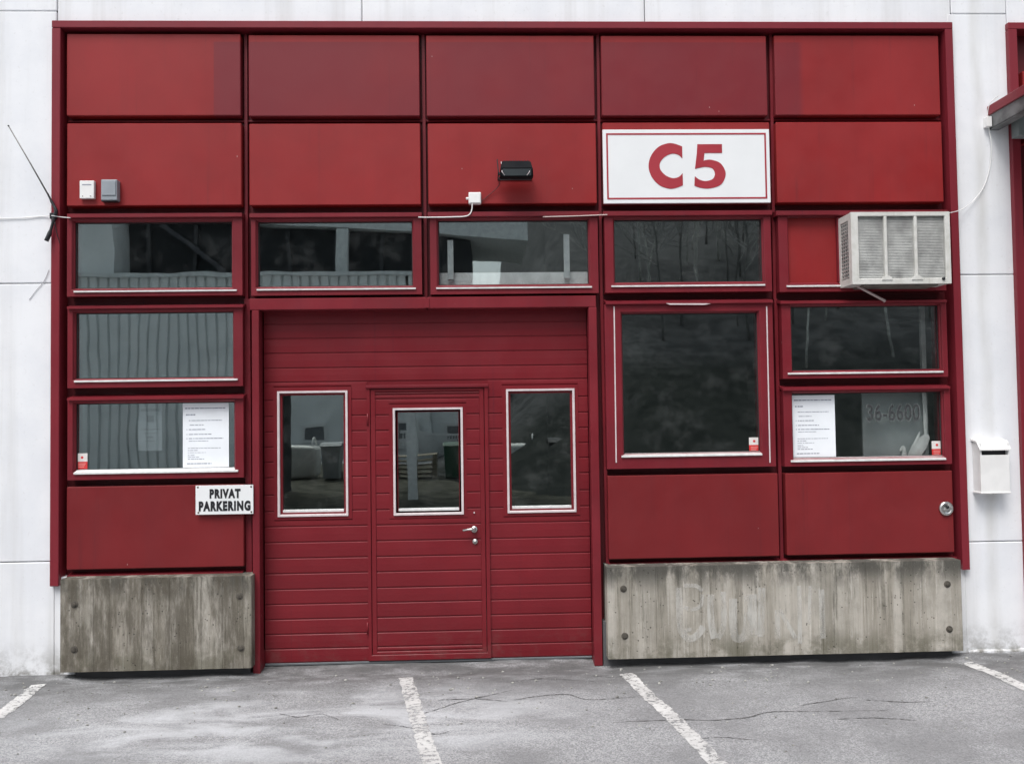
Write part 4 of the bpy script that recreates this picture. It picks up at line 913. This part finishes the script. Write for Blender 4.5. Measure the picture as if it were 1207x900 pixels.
for j in range(29):
    for i in range(26): bm.faces.new((VV[j][i], VV[j][i + 1], VV[j + 1][i + 1], VV[j + 1][i]))
b = NB('rough_grass_verge'); n = b.noise(2.5, 7, .72); b.bsdf(b.mix(b.ramp(n, .35, .62), (.018, .020, .014), (.11, .105, .085)), .95, 0, .1)
tag(obj('grass_verge', bm, MAT['rough_grass_verge'], None, True), 'dark rough grass strip across the yard', 'verge', kind='structure')
# wooded hillside
def hz(x, y):
    d = -y; s = max(0, min(1, (x + 1.5) / 6.0)); s = s * s * (3 - 2 * s); r = max(0, d - 12 - 2.0 * (1 - s))
    return s * (.40 * r) * (1 if d < 75 else 1) + s * .5 * mn.noise((x * .15, d * .15, 2)) * min(1, r / 4) - .06
bm = bmesh.new(); hx = [-2 + 2.2 * i for i in range(34)]; hy = [-11.5 - 1.8 * i for i in range(36)]
Hh = [[bm.verts.new((x, y, hz(x, y))) for x in hx] for y in hy]
for j in range(len(hy) - 1):
    for i in range(len(hx) - 1): bm.faces.new((Hh[j][i], Hh[j][i + 1], Hh[j + 1][i + 1], Hh[j + 1][i]))
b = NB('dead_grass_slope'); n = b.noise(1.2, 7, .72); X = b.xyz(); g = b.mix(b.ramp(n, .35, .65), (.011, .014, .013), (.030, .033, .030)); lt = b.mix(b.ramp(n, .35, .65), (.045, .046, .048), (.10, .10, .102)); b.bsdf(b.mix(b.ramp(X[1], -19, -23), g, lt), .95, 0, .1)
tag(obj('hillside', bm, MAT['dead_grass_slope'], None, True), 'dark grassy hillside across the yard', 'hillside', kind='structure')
TWIG = simple('pale_grey_twigs', (.36, .35, .34), .9, 0, .3, 6); BARK = simple('grey_brown_bark', (.15, .145, .14), .9, 0, .3, 6); BIRCH = simple('pale_birch_bark', (.55, .54, .51), .8, 0, .35, 5)
def tree(x, y, h, birch, rnd):
    z0 = hz(x, y) - .1; o = empty('birch_tree' if birch else 'bare_tree', (x, y, z0), 'slender pale birch on the hillside across the yard' if birch else 'bare dark winter tree on the hillside across the yard', 'tree', 'birches on the hillside' if birch else 'bare trees on the hillside')
    P = [Vector((x, y, z0))]; d = Vector((rnd.uniform(-.08, .08), rnd.uniform(-.08, .08), 1))
    for i in range(8): d += Vector((rnd.uniform(-.08, .08), rnd.uniform(-.08, .08), 0)); P.append(P[-1] + d.normalized() * h / 8)
    bm = bmesh.new(); atube(bm, P, [h * .0042 * (1 - i / 9) + .012 for i in range(9)], 6); obj('trunk', bm, BIRCH if birch else BARK, o, True)
    bm = bmesh.new()
    def br(p, d, L, r, lv):
        Q = [p]; dd = d.copy()
        for i in range(3): dd = (dd + Vector((rnd.uniform(-.25, .25), rnd.uniform(-.25, .25), rnd.uniform(-.05, .25)))).normalized(); Q.append(Q[-1] + dd * L / 3)
        atube(bm, Q, [max(r * q, .008) for q in (1, .75, .5, .3)], 3, False)
        if lv > 0:
            for k in range(4):
                q = Q[rnd.randint(1, 3)]; a = (dd + Vector((rnd.uniform(-1, 1), rnd.uniform(-1, 1), rnd.uniform(-.2, .8))) * .9).normalized(); br(q, a, L * .55, r * .5, lv - 1)
    for i in range(30):
        f = rnd.uniform(2.2, 7.8); k = int(f); p = P[k].lerp(P[k + 1], f - k); a = rnd.uniform(0, 6.28)
        br(p, Vector((math.cos(a), math.sin(a), rnd.uniform(.3, .9))).normalized(), h * .32 * (1.15 - f / 9), h * .0026, 2)
    obj('crown', bm, TWIG, o)
rt = random.Random(11)
for i in range(40):
    d = rt.uniform(20, 40); u = rt.uniform(.12, .56); tree(u * (d + 6.5), -d, rt.uniform(7, 11), i % 2 == 0, rt)
